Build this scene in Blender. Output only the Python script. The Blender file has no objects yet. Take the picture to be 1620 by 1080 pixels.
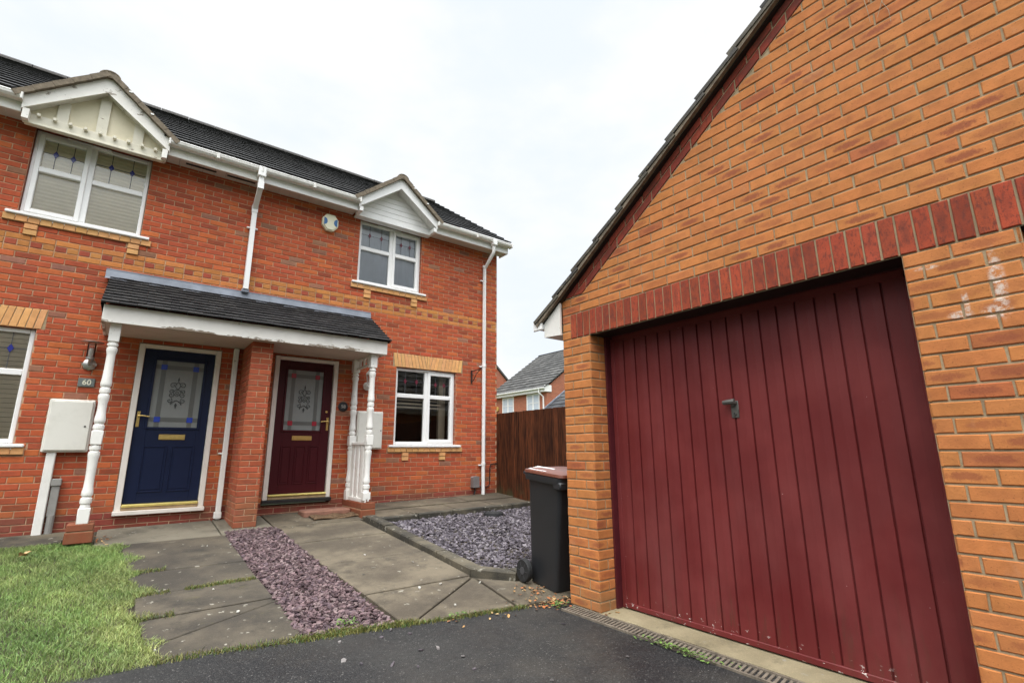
import bpy, math, random
from mathutils import Vector, Matrix
random.seed(7)
SC = bpy.context.scene
# ------------------------------------------------------------------ camera
YAW, PITCH, ROLL, FPX = 0.657481234, 0.218235168, -0.00582029668, 780.153155
cy, sy, cp, sp, cr, sr = math.cos(YAW), math.sin(YAW), math.cos(PITCH), math.sin(PITCH), math.cos(ROLL), math.sin(ROLL)
_f = Vector((sy*cp, cy*cp, sp)); _r = Vector((cy, -sy, 0)); _u = _r.cross(_f)
_r2 = _r*cr + _u*sr; _u2 = _u*cr - _r*sr
cam_d = bpy.data.cameras.new("camera"); cam = bpy.data.objects.new("camera", cam_d)
SC.collection.objects.link(cam)
cam.matrix_world = Matrix(((_r2.x, _u2.x, -_f.x, 0), (_r2.y, _u2.y, -_f.y, 0), (_r2.z, _u2.z, -_f.z, 0), (0, 0, 0, 1)))
cam_d.sensor_width = 36; cam_d.lens = FPX/1620*36; cam_d.clip_start = 0.05; cam_d.clip_end = 2000
SC.camera = cam
# ------------------------------------------------------------------ sky and sun (overcast)
SUN_EL, SUN_AZ = math.radians(60), math.radians(228)      # azimuth clockwise from +Y
SUN_DIR = Vector((math.sin(SUN_AZ)*math.cos(SUN_EL), math.cos(SUN_AZ)*math.cos(SUN_EL), math.sin(SUN_EL)))
W = bpy.data.worlds.new("World"); SC.world = W; W.use_nodes = True
nt = W.node_tree; nt.nodes.clear()
def N_(t, kind, **kw):
    n = t.nodes.new(kind)
    for k, v in kw.items():
        if k.startswith('i_'):
            key = k[2:]
            key = int(key) if key.isdigit() else key.replace('_', ' ')
            n.inputs[key].default_value = v
        else: setattr(n, k, v)
    return n
out = N_(nt, 'ShaderNodeOutputWorld'); bg = N_(nt, 'ShaderNodeBackground'); bg.inputs['Strength'].default_value = 0.1
sky = N_(nt, 'ShaderNodeTexSky', sky_type='NISHITA', sun_disc=False, sun_elevation=SUN_EL, sun_rotation=SUN_AZ)
tc = N_(nt, 'ShaderNodeTexCoord')
dot = N_(nt, 'ShaderNodeVectorMath', operation='DOT_PRODUCT'); dot.inputs[1].default_value = SUN_DIR
nt.links.new(tc.outputs['Generated'], dot.inputs[0])
mr = N_(nt, 'ShaderNodeMapRange', interpolation_type='SMOOTHSTEP'); mr.inputs['From Min'].default_value = 0.30; mr.inputs['From Max'].default_value = 1.0
mr.inputs['To Min'].default_value = 10.9; mr.inputs['To Max'].default_value = 38.0
nt.links.new(dot.outputs['Value'], mr.inputs['Value'])
cn = N_(nt, 'ShaderNodeTexNoise'); cn.inputs['Scale'].default_value = 2.2; cn.inputs['Detail'].default_value = 5.0; cn.inputs['Roughness'].default_value = 0.55
mp = N_(nt, 'ShaderNodeMapping'); mp.inputs['Scale'].default_value = (1, 1, 2.0); mp.inputs['Location'].default_value = (0.3, 0.1, 0.4)
nt.links.new(tc.outputs['Generated'], mp.inputs['Vector']); nt.links.new(mp.outputs['Vector'], cn.inputs['Vector'])
cr_ = N_(nt, 'ShaderNodeMapRange', interpolation_type='SMOOTHSTEP'); cr_.inputs['From Min'].default_value = 0.38; cr_.inputs['From Max'].default_value = 0.62
cr_.inputs['To Min'].default_value = 0.0; cr_.inputs['To Max'].default_value = 1.0
nt.links.new(cn.outputs['Fac'], cr_.inputs['Value'])
cc = N_(nt, 'ShaderNodeMix', data_type='RGBA'); cc.inputs[6].default_value = (0.86, 0.92, 0.99, 1); cc.inputs[7].default_value = (0.99, 0.995, 1.0, 1)
nt.links.new(cr_.outputs['Result'], cc.inputs[0])
vm = N_(nt, 'ShaderNodeVectorMath', operation='SCALE'); nt.links.new(cc.outputs[2], vm.inputs[0])
def sky_rng(x, a, b, c, d):
    r = N_(nt, 'ShaderNodeMapRange', interpolation_type='SMOOTHSTEP')
    for k, v in (('From Min', a), ('From Max', b), ('To Min', c), ('To Max', d)): r.inputs[k].default_value = v
    nt.links.new(x, r.inputs['Value']); return r.outputs['Result']
def sky_math(op, a, b):
    m = N_(nt, 'ShaderNodeMath', operation=op)
    for i, x in enumerate((a, b)):
        if isinstance(x, float): m.inputs[i].default_value = x
        else: nt.links.new(x, m.inputs[i])
    return m.outputs[0]
sxyz = N_(nt, 'ShaderNodeSeparateXYZ'); nt.links.new(tc.outputs['Generated'], sxyz.inputs[0])
bk = N_(nt, 'ShaderNodeVectorMath', operation='DOT_PRODUCT'); bk.inputs[1].default_value = (-.70, -.71, 0); nt.links.new(tc.outputs['Generated'], bk.inputs[0])
low = sky_math('MULTIPLY', sky_rng(sxyz.outputs[2], .15, .52, 1., 0.), sky_rng(bk.outputs['Value'], -.15, .35, 0., 1.))
dim = sky_math('SUBTRACT', 1.0, sky_math('MULTIPLY', low, .90))
zen = sky_math('ADD', 1.0, sky_rng(sxyz.outputs[2], .74, 1., 0., 1.3))
sc_ = sky_math('MULTIPLY', sky_math('MULTIPLY', mr.outputs['Result'], dim), zen)
nt.links.new(sc_, vm.inputs['Scale'])
mixs = N_(nt, 'ShaderNodeMix', data_type='RGBA'); mixs.inputs[0].default_value = 0.95
nt.links.new(sky.outputs['Color'], mixs.inputs[6]); nt.links.new(vm.outputs['Vector'], mixs.inputs[7])
nt.links.new(mixs.outputs[2], bg.inputs['Color']); nt.links.new(bg.outputs[0], out.inputs['Surface'])
sun_d = bpy.data.lights.new("sun", 'SUN'); sun_d.energy = 1.45; sun_d.angle = math.radians(22); sun_d.color = (1, 0.96, 0.9)
sun = bpy.data.objects.new("sun", sun_d); SC.collection.objects.link(sun)
sun.rotation_euler = SUN_DIR.to_track_quat('Z', 'Y').to_euler(); sun.location = SUN_DIR*40
vs = SC.view_settings; vs.view_transform = 'Standard'; vs.look = 'None'; vs.exposure = 0.0; vs.gamma = 1.0; vs.use_curve_mapping = False

# ------------------------------------------------------------------ mesh helpers
ORIGIN = {}
def link(o): SC.collection.objects.link(o)
def tag(o, label=None, cat=None, group=None, kind=None):
    if label: o['label'] = label
    if cat: o['category'] = cat
    if group: o['group'] = group
    if kind: o['kind'] = kind
    return o
def thing(name, loc, label, cat, group=None):
    o = bpy.data.objects.new(name, None); link(o); o.location = loc; o.empty_display_size = .2
    ORIGIN[o.name] = Vector(loc)
    return tag(o, label, cat, group)
class MB:
    def __init__(s): s.v = []; s.f = []; s.c = []; s.m = []; s.uv = []
    def add(s, vs, fs, col=(1, 1, 1, 0), mi=0, uv=None):
        b = len(s.v); s.v.extend(vs)
        for q in fs:
            s.f.append([b+i for i in q]); s.c.append(col); s.m.append(mi)
            s.uv.append([uv[i] for i in q] if uv else None)
        return s
    def quad(s, a, b, c, d, **k): return s.add([a, b, c, d], [(0, 1, 2, 3)], **k)
    def box(s, x0, x1, y0, y1, z0, z1, ch=0.0, **k):
        if x1 < x0: x0, x1 = x1, x0
        if y1 < y0: y0, y1 = y1, y0
        if z1 < z0: z0, z1 = z1, z0
        if ch <= 0:
            return s.add([(x0,y0,z0),(x1,y0,z0),(x1,y1,z0),(x0,y1,z0),(x0,y0,z1),(x1,y0,z1),(x1,y1,z1),(x0,y1,z1)],
                         [(3,2,1,0),(4,5,6,7),(0,1,5,4),(1,2,6,5),(2,3,7,6),(3,0,4,7)], **k)
        ch = min(ch, (x1-x0)*.45, (y1-y0)*.45, (z1-z0)*.45)
        vs = []; idx = {}
        for i, x in enumerate((x0, x1)):
            for j, y in enumerate((y0, y1)):
                for l, z in enumerate((z0, z1)):
                    sx, sy_, sz = (1, -1)[i]*ch, (1, -1)[j]*ch, (1, -1)[l]*ch
                    for a, p in enumerate(((x, y+sy_, z+sz), (x+sx, y, z+sz), (x+sx, y+sy_, z))):
                        idx[(i, j, l, a)] = len(vs); vs.append(p)
        fs = []
        for i in (0, 1):
            q = [idx[(i, j, l, 0)] for j, l in ((0,0),(1,0),(1,1),(0,1))]; fs.append(q if i else q[::-1])
            q = [idx[(j, i, l, 1)] for j, l in ((0,0),(1,0),(1,1),(0,1))]; fs.append(q[::-1] if i else q)
            q = [idx[(j, l, i, 2)] for j, l in ((0,0),(1,0),(1,1),(0,1))]; fs.append(q if i else q[::-1])
        for i in (0, 1):
            for j in (0, 1):
                q = [idx[(i,j,0,0)], idx[(i,j,0,1)], idx[(i,j,1,1)], idx[(i,j,1,0)]]; fs.append(q if (i == j) else q[::-1])
                q = [idx[(i,0,j,0)], idx[(i,0,j,2)], idx[(i,1,j,2)], idx[(i,1,j,0)]]; fs.append(q[::-1] if (i == j) else q)
                q = [idx[(0,i,j,1)], idx[(0,i,j,2)], idx[(1,i,j,2)], idx[(1,i,j,1)]]; fs.append(q if (i == j) else q[::-1])
        for i in (0, 1):
            for j in (0, 1):
                for l in (0, 1):
                    q = [idx[(i,j,l,0)], idx[(i,j,l,1)], idx[(i,j,l,2)]]; fs.append(q if (i+j+l) % 2 else q[::-1])
        return s.add(vs, fs, **k)
    def prism(s, poly, fr, d0, d1, **k):
        """2D poly (ccw seen from +N) in frame (O,U,V,N), from depth d0 (back) to d1 (front)"""
        O, U, V, Nn = fr; n = len(poly)
        vs = [O+U*p[0]+V*p[1]+Nn*d0 for p in poly]+[O+U*p[0]+V*p[1]+Nn*d1 for p in poly]
        fs = [tuple(range(n-1, -1, -1)), tuple(range(n, 2*n))]+[(i, (i+1) % n, n+(i+1) % n, n+i) for i in range(n)]
        return s.add([tuple(v) for v in vs], fs, **k)
    def tube(s, path, r, n=8, cap=True, **k):
        P = [Vector(p) for p in path]; vs = []; fs = []; up = None
        for i, p in enumerate(P):
            t = (P[min(i+1, len(P)-1)]-P[max(i-1, 0)]).normalized()
            if up is None:
                up = Vector((0, 0, 1)) if abs(t.z) < .9 else Vector((1, 0, 0))
            a = t.cross(up)
            if a.length < 1e-5: a = t.cross(Vector((0.3, 1, 0.2)))
            a.normalize(); b = a.cross(t).normalized(); up = b
            rr = r[i] if isinstance(r, (list, tuple)) else r
            for q in range(n):
                w = 2*math.pi*q/n; vs.append(tuple(p+a*math.cos(w)*rr+b*math.sin(w)*rr))
        for i in range(len(P)-1):
            for q in range(n): fs.append((i*n+q, (i+1)*n+q, (i+1)*n+(q+1) % n, i*n+(q+1) % n))
        if cap: fs += [tuple(range(n)), tuple(range(len(P)*n-1, (len(P)-1)*n-1, -1))]
        return s.add(vs, fs, **k)
    def lathe(s, prof, c, n=20, axis='z', **k):
        vs = []; fs = []
        for r, h in prof:
            for q in range(n):
                w = 2*math.pi*q/n; a, b = r*math.cos(w), r*math.sin(w)
                vs.append((c[0]+a, c[1]+b, c[2]+h) if axis == 'z' else ((c[0]+h, c[1]+a, c[2]+b) if axis == 'x' else (c[0]+a, c[1]+h, c[2]-b)))
        m = len(prof)
        for i in range(m-1):
            for q in range(n): fs.append((i*n+q, i*n+(q+1) % n, (i+1)*n+(q+1) % n, (i+1)*n+q))
        fs += [tuple(range(n-1, -1, -1)), tuple(range((m-1)*n, m*n))]
        return s.add(vs, fs, **k)
    def xf(s, M):
        s.v = [tuple(M @ Vector(p)) for p in s.v]; return s
    def build(s, name, mats, parent=None, smooth=False, label=None, color=False):
        o0 = ORIGIN[parent.name] if parent else Vector((0, 0, 0))
        me = bpy.data.meshes.new(name)
        me.from_pydata([(p[0]-o0.x, p[1]-o0.y, p[2]-o0.z) for p in s.v], [], s.f)
        mats = mats if isinstance(mats, (list, tuple)) else [mats]
        for m in mats: me.materials.append(m)
        if len(mats) > 1: me.polygons.foreach_set('material_index', s.m)
        if color:
            at = me.color_attributes.new('Col', 'FLOAT_COLOR', 'CORNER'); buf = []
            for f_, c in zip(s.f, s.c):
                c4 = tuple(c) if len(c) == 4 else (c[0], c[1], c[2], 0)
                buf.extend(c4*len(f_))
            at.data.foreach_set('color', buf)
            if any(u for u in s.uv):
                ul = me.uv_layers.new(name='UVMap'); buf = []
                for f_, u in zip(s.f, s.uv):
                    for i in range(len(f_)): buf.extend(u[i] if u else (-5, -5))
                ul.data.foreach_set('uv', buf)
        if smooth:
            me.polygons.foreach_set('use_smooth', [True]*len(me.polygons))
            try: me.set_sharp_from_angle(angle=math.radians(38))
            except Exception: pass
        me.update()
        o = bpy.data.objects.new(name, me); link(o)
        if parent: o.parent = parent; ORIGIN[o.name] = o0
        else: ORIGIN[o.name] = Vector((0, 0, 0))
        if label: o['label'] = label
        return o
V3 = lambda *a: Vector(a)
HF = (V3(0, 8, 0), V3(1, 0, 0), V3(0, 0, 1), V3(0, -1, 0))           # house facade frame: u = x, v = z
GX = 3.03
GF = (V3(GX, 0, 0), V3(0, -1, 0), V3(0, 0, 1), V3(-1, 0, 0))         # garage front frame: u = -y, v = z

# ------------------------------------------------------------------ materials
def lin(r, g, b):
    f = lambda c: (c/255/12.92) if c/255 <= .04045 else ((c/255+.055)/1.055)**2.4
    return (f(r), f(g), f(b))
class NG:
    def __init__(s, name):
        s.m = bpy.data.materials.new(name); s.m.use_nodes = True; s.t = s.m.node_tree; s.t.nodes.clear()
        s.out = s.t.nodes.new('ShaderNodeOutputMaterial'); s.p = s.t.nodes.new('ShaderNodeBsdfPrincipled')
        s.t.links.new(s.p.outputs[0], s.out.inputs['Surface']); s.co = None
    def n(s, kind, **kw): return N_(s.t, kind, **kw)
    def l(s, a, b): s.t.links.new(a, b)
    def coord(s):
        if not s.co: s.co = s.n('ShaderNodeTexCoord').outputs['Object']
        return s.co
    def noise(s, scale, detail=4, rough=.6, vec=None, stretch=None, dist=0):
        n = s.n('ShaderNodeTexNoise'); n.inputs['Scale'].default_value = scale; n.inputs['Detail'].default_value = detail
        n.inputs['Roughness'].default_value = rough; n.inputs['Distortion'].default_value = dist
        v = vec or s.coord()
        if stretch:
            mp_ = s.n('ShaderNodeMapping'); mp_.inputs['Scale'].default_value = stretch; s.l(v, mp_.inputs['Vector']); v = mp_.outputs['Vector']
        s.l(v, n.inputs['Vector']); return n.outputs['Fac']
    def rng(s, x, a, b, c=0., d=1., smooth=True):
        r = s.n('ShaderNodeMapRange', interpolation_type='SMOOTHSTEP' if smooth else 'LINEAR')
        for k, v in (('From Min', a), ('From Max', b), ('To Min', c), ('To Max', d)): r.inputs[k].default_value = v
        s.l(x, r.inputs['Value']); return r.outputs['Result']
    def math(s, op, a, b=None, c=None):
        m = s.n('ShaderNodeMath', operation=op)
        for i, x in enumerate((a, b, c)):
            if x is None: continue
            if isinstance(x, (int, float)): m.inputs[i].default_value = x
            else: s.l(x, m.inputs[i])
        return m.outputs[0]
    def mix(s, fac, a, b, blend='MIX'):
        m = s.n('ShaderNodeMix', data_type='RGBA', blend_type=blend)
        for i, x in ((0, fac), (6, a), (7, b)):
            if isinstance(x, (int, float)): m.inputs[i].default_value = x
            elif isinstance(x, tuple): m.inputs[i].default_value = (x[0], x[1], x[2], 1)
            else: s.l(x, m.inputs[i])
        return m.outputs[2]
    def bump(s, h, strength=.3, dist=.01):
        b = s.n('ShaderNodeBump'); b.inputs['Strength'].default_value = strength; b.inputs['Distance'].default_value = dist
        s.l(h, b.inputs['Height']); s.l(b.outputs['Normal'], s.p.inputs['Normal'])
    def base(s, x):
        if isinstance(x, tuple): s.p.inputs['Base Color'].default_value = (x[0], x[1], x[2], 1)
        else: s.l(x, s.p.inputs['Base Color'])
    def rough(s, x):
        if isinstance(x, (int, float)): s.p.inputs['Roughness'].default_value = x
        else: s.l(x, s.p.inputs['Roughness'])
    def attr(s):
        a = s.n('ShaderNodeAttribute'); a.attribute_name = 'Col'; return a.outputs['Color'], a.outputs['Alpha']
    def xyz(s):
        x = s.n('ShaderNodeSeparateXYZ'); g = s.n('ShaderNodeNewGeometry'); s.l(g.outputs['Position'], x.inputs[0]); return x.outputs
def simple(name, col, var=.25, scale=8, rough=.5, bump=.0, bscale=60, metal=0., attr=False, bdist=.003, spec=.5):
    g = NG(name); n = g.noise(scale, 5)
    k = g.rng(n, .25, .75, 1-var, 1+var, False)
    src = g.attr()[0] if attr else col
    v = g.n('ShaderNodeVectorMath', operation='SCALE')
    if attr: g.l(src, v.inputs[0])
    else: v.inputs[0].default_value = col
    g.l(k, v.inputs['Scale']); g.base(v.outputs['Vector']); g.rough(rough); g.p.inputs['Metallic'].default_value = metal
    g.p.inputs['Specular IOR Level'].default_value = spec
    if bump: g.bump(g.noise(bscale, 4), bump, bdist)
    return g.m
def brick_mat(name, smear_col, speck=.5, stains=None, damp=None, mottle=False):
    g = NG(name); col, al = g.attr()
    n1 = g.noise(14, 5); k = g.rng(n1, .25, .75, .82, 1.18, False)
    v = g.n('ShaderNodeVectorMath', operation='SCALE'); g.l(col, v.inputs[0]); g.l(k, v.inputs['Scale']); c = v.outputs['Vector']
    uv = g.n('ShaderNodeUVMap'); uv.uv_map = 'UVMap'
    sx = g.n('ShaderNodeSeparateXYZ'); g.l(uv.outputs[0], sx.inputs[0])
    du = g.math('ABSOLUTE', g.math('SUBTRACT', sx.outputs[0], .52)); dv = g.math('ABSOLUTE', g.math('SUBTRACT', sx.outputs[1], .5))
    e = g.math('ADD', g.math('POWER', g.math('DIVIDE', du, .36), 2), g.math('POWER', g.math('DIVIDE', dv, .30), 2))
    e = g.math('ADD', e, g.math('MULTIPLY', g.math('SUBTRACT', g.noise(34, 6, .8), .5), 4.2))
    msk = g.math('MULTIPLY', g.rng(e, .2, 1.35, 1., 0.), al)
    c = g.mix(msk, c, smear_col)
    sp_ = g.rng(g.noise(120, 3, .6), .63, .71); c = g.mix(g.math('MULTIPLY', sp_, speck), c, (.05, .022, .015))
    if mottle: c = g.mix(g.rng(g.noise(55, 5, .75, stretch=(1, 1, .45)), .47, .64, 0., .8), c, smear_col)
    pl = g.rng(g.noise(5, 5, .65), .62, .8); c = g.mix(g.math('MULTIPLY', pl, .18), c, (.45, .33, .25))
    if damp:
        x, y, z = g.xyz()
        d = g.math('MULTIPLY', g.rng(z, damp[0], damp[1], 1., 0.), g.rng(g.noise(3.5, 5, .6), .35, .65)); c = g.mix(g.math('MULTIPLY', d, damp[3]), c, damp[2])
    if stains:
        x, y, z = g.xyz(); tot = None
        for (py, pz, ry, rz) in stains:
            a = g.math('POWER', g.math('DIVIDE', g.math('SUBTRACT', y, py), ry), 2); b = g.math('POWER', g.math('DIVIDE', g.math('SUBTRACT', z, pz), rz), 2)
            q = g.rng(g.math('ADD', a, b), 0., 1.3, 1., 0.); tot = q if tot is None else g.math('MAXIMUM', tot, q)
        q = g.math('MULTIPLY', tot, g.rng(g.noise(38, 6, .75), .40, .60)); c = g.mix(g.math('MULTIPLY', q, .8), c, (.66, .60, .53))
    g.base(c); g.rough(.85); g.p.inputs['Specular IOR Level'].default_value = .25
    g.bump(g.noise(110, 5, .7), .45, .004)
    return g.m
def mortar_mat(name, col, stains=None):
    g = NG(name); n = g.noise(9, 5); n2 = g.noise(160, 3)
    c = g.mix(g.rng(n, .3, .7), tuple(x*.8 for x in col), tuple(min(1, x*1.15) for x in col)); c = g.mix(g.rng(n2, .6, .75, 0, .35), c, (.12, .09, .06))
    g.base(c); g.rough(.95); g.bump(n2, .5, .004); g.p.inputs['Specular IOR Level'].default_value = .1; return g.m
GST = [(.335, .73, .030, .17), (.36, .60, .055, .035), (.48, .61, .05, .022), (.455, .66, .014, .08), (.57, .87, .05, .012)]
M_HB = brick_mat('house brick', (.14, .05, .035), .25, damp=(-.85, -.15, (.13, .085, .045), .45))
M_GB = brick_mat('garage brick', (.26, .075, .036), .5, stains=GST, damp=(-1.19, -.98, (.16, .12, .06), .75))
M_SB = brick_mat('red soldier brick', (.12, .034, .024), .8, mottle=True)
M_HM = mortar_mat('house mortar', (.46, .30, .19)); M_GM = mortar_mat('garage mortar', (.36, .275, .17))
def brick_tex(name, c1, c2, mo):
    g = NG(name); b = g.n('ShaderNodeTexBrick'); co = g.n('ShaderNodeTexCoord'); s = g.n('ShaderNodeSeparateXYZ'); g.l(co.outputs['Object'], s.inputs[0])
    cb = g.n('ShaderNodeCombineXYZ'); g.l(g.math('ADD', s.outputs[0], s.outputs[1]), cb.inputs[0]); g.l(s.outputs[2], cb.inputs[1]); g.l(cb.outputs[0], b.inputs['Vector'])
    b.inputs['Scale'].default_value = 1; b.inputs['Brick Width'].default_value = .225; b.inputs['Row Height'].default_value = .075; b.inputs['Mortar Size'].default_value = .006
    for k, v in (('Color1', c1), ('Color2', c2), ('Mortar', mo)): b.inputs[k].default_value = (*v, 1)
    g.base(b.outputs['Color']); g.rough(.9); return g.m
M_HBT = brick_tex('plain red brickwork', (.36, .09, .04), (.27, .07, .035), (.4, .26, .18))
M_GBT = brick_tex('plain buff brickwork', (.45, .17, .04), (.38, .12, .035), (.34, .26, .16))
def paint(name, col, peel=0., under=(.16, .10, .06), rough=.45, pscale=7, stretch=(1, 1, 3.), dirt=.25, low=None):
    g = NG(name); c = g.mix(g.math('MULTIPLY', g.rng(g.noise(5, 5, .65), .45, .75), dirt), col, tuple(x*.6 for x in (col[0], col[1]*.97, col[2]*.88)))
    if peel:
        pn = g.noise(pscale, 7, .72, stretch=stretch)
        if low: pn = g.math('ADD', pn, g.rng(g.xyz()[2], low[0], low[1], .11, -.05))
        p = g.rng(pn, .70-peel*.25, .72-peel*.25); c = g.mix(p, c, under); g.bump(p, -.5, .002)
    g.base(c); g.rough(rough); return g.m
M_PVC = paint('white upvc', (.80, .79, .77), 0, rough=.35, dirt=.12)
M_WP = paint('white painted timber', (.79, .77, .72), .19, pscale=11, under=(.30, .25, .18))
M_GUT = paint('weathered white gutter', (.74, .72, .68), 0, rough=.45, dirt=.55)
M_PEEL = paint('peeling white paint', (.80, .77, .71), .36, pscale=5.5, stretch=(.55, 1, 2.2), under=(.22, .17, .12), low=(1.47, 1.53))
M_PEELB = paint('flaking bargeboard paint', (.80, .77, .71), .34, pscale=7, stretch=(.8, 1, 1.6), under=(.30, .26, .21))
M_CREAM = paint('cream render', (.66, .60, .44), .0, rough=.8)
M_CREAMB = paint('cream timber', (.66, .62, .50), .22)
M_FRAME = paint('white door frame', (.74, .68, .61), .05)
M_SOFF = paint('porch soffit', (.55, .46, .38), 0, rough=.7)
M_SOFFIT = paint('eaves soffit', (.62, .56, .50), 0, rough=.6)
M_METER = paint('meter box grp', (.72, .70, .63), .03, rough=.4)
def tile_mat(name, lichen, lcol, lscale=40, rough=.75):
    g = NG(name); c, a = g.attr(); n = g.noise(18, 5); v = g.n('ShaderNodeVectorMath', operation='SCALE'); g.l(c, v.inputs[0]); g.l(g.rng(n, .3, .7, .7, 1.35, False), v.inputs['Scale'])
    q = g.rng(g.noise(lscale, 6, .75), .66-lichen, .74-lichen); c = g.mix(q, v.outputs['Vector'], lcol); g.base(c); g.rough(rough); g.bump(g.noise(90, 4), .4, .004); g.p.inputs['Specular IOR Level'].default_value = .35
    return g.m
M_TILE = tile_mat('charcoal roof tile', .045, (.085, .08, .066), 30); M_PTILE = tile_mat('porch roof tile', .035, (.16, .15, .13), 20)
M_GTILE = tile_mat('mossy garage tile', .13, (.12, .105, .075), 22); M_FTILE = tile_mat('grey far roof tile', .02, (.11, .11, .10), 12)
M_VERGE = simple('mortar verge', (.17, .135, .095), .45, 20, .9, .6, 40)
M_LEAD = simple('lead flashing', (.20, .22, .26), .3, 6, .5, .15, 15)
M_GREY = simple('grey plastic', (.26, .25, .23), .15, 10, .5)
M_GREYB = simple('brownish grey plastic cover', (.18, .16, .155), .2, 10, .5)
M_HAND = simple('weathered dark handle', (.085, .08, .07), .3, 30, .5)
M_BLACK = simple('black metal and painted shade', (.012, .011, .011), .3, 20, .45)
M_STEEL = simple('brushed steel', (.45, .43, .40), .2, 30, .3, metal=.9)
M_BRASS = simple('brass', (.66, .46, .16), .15, 20, .32, metal=.75)
M_WBOARD = simple('worn oak weather board', (.36, .25, .13), .25, 12, .6)
M_GOLD = simple('gold threshold', (.80, .66, .22), .12, 15, .35, metal=.6)
M_DARK = simple('dark interior', (.05, .043, .038), .2, 3, .9)
M_ROOM = simple('room wall', (.16, .13, .11), .2, 3, .9)
M_BLUE = simple('navy blue door', (.0085, .0135, .040), .12, 6, .38, spec=.22)
M_BURG = simple('burgundy door', (.050, .006, .009), .12, 6, .38, spec=.22)
M_OCHRE = brick_mat('buff brick', (.5, .22, .07), .1)
M_BIN = simple('charcoal bin plastic', (.018, .019, .021), .12, 8, .45, .25, 350, bdist=.0008)
M_HUB = simple('worn grey hub plastic', (.055, .055, .058), .15, 20, .5)
M_LID = simple('brown bin lid', (.17, .06, .038), .12, 8, .35)
M_RUB = simple('black rubber', (.012, .012, .012), .2, 30, .75)
M_BLIND = simple('beige blind', (.86, .77, .60), .06, 4, .8); M_SLAT = simple('venetian slat', (.62, .52, .38), .08, 5, .6)
M_NET = simple('sky reflection curtain', (.50, .54, .60), .10, 2, .9)
M_LEADCAME = simple('lead came', (.10, .10, .11), .1, 30, .5, metal=.4)
M_BLUEG = simple('blue glass diamond', (.03, .035, .22), .1, 30, .15); M_REDG = simple('red glass diamond', (.13, .02, .035), .1, 30, .15)
M_BLUEP = simple('blue square glass', (.03, .06, .36), .1, 30, .2); M_REDP = simple('red square glass', (.30, .03, .045), .1, 30, .2)
M_FROST = simple('frosted glass', (.23, .24, .23), .06, 4, .25, spec=.3); M_FROST2 = simple('grey etched band', (.115, .118, .11), .1, 6, .3); M_ORN = simple('dark etched ornament', (.04, .042, .04), .1, 40, .4)
M_SIGNB = simple('alarm box cream plastic', (.78, .74, .55), .04, 6, .4); M_SIGNBL = simple('alarm blue print', (.03, .13, .32), .05, 20, .4)
M_PLATE = simple('slate number plate', (.14, .16, .15), .2, 30, .5); M_NUM = simple('cream lettering', (.72, .70, .55), .05, 10, .5); M_NUMG = simple('grey lettering', (.30, .28, .25), .05, 10, .5)
def glass_mat():
    g = NG('window glass'); g.t.nodes.remove(g.p)
    tr = g.n('ShaderNodeBsdfTransparent'); tr.inputs[0].default_value = (.97, .98, .97, 1); gl = g.n('ShaderNodeBsdfGlossy'); gl.inputs['Roughness'].default_value = .015
    fr = g.n('ShaderNodeFresnel'); fr.inputs['IOR'].default_value = 1.52; k = g.math('MINIMUM', g.math('MULTIPLY', fr.outputs[0], 2.2), 1.)
    bp = g.n('ShaderNodeBump'); bp.inputs['Strength'].default_value = .06; bp.inputs['Distance'].default_value = .02; g.l(g.noise(2.5, 2), bp.inputs['Height']); g.l(bp.outputs[0], gl.inputs['Normal'])
    mx = g.n('ShaderNodeMixShader'); g.l(k, mx.inputs[0]); g.l(tr.outputs[0], mx.inputs[1]); g.l(gl.outputs[0], mx.inputs[2]); g.l(mx.outputs[0], g.out.inputs['Surface']); return g.m
M_GLASS = glass_mat()
def garage_door_mat():
    g = NG('burgundy steel door'); x, y, z = g.xyz()
    c = g.mix(g.rng(g.noise(2.2, 4, .6), .35, .7), (.122, .0165, .0165), (.160, .026, .025))
    st = g.math('MULTIPLY', g.rng(g.noise(11, 6, .7, stretch=(1, 2.2, .35)), .5, .75), g.rng(z, -1.15, -.55, .9, 0.)); c = g.mix(g.math('MULTIPLY', st, .5), c, (.045, .04, .02))
    flare_haze = g.math('MULTIPLY', g.rng(g.noise(1.6, 5, .6, stretch=(1, 1, .5)), .42, .68), g.rng(z, -1.2, .5, .32, .04)); c = g.mix(flare_haze, c, (.21, .07, .065))  # paler towards the bottom: lens flare haze painted into the colour
    ch = g.math('MULTIPLY', g.rng(g.noise(17, 5, .7, stretch=(1, 1.3, 2.)), .62, .64), g.rng(z, -1.16, -1.08, 1., 0.)); c = g.mix(ch, c, (.6, .52, .48))
    c2 = g.rng(g.noise(60, 2, .5), .80, .81); c = g.mix(g.math('MULTIPLY', c2, .8), c, (.55, .4, .38))
    g.base(c); g.p.inputs['Specular IOR Level'].default_value = .25; g.rough(g.rng(g.noise(4, 4), .3, .7, .40, .55)); g.bump(g.noise(2.6, 3, stretch=(1, 1, .6)), .16, .02); return g.m
M_GD = garage_door_mat()
M_GFRAME = simple('garage door frame', (.075, .012, .016), .2, 10, .4)
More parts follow.
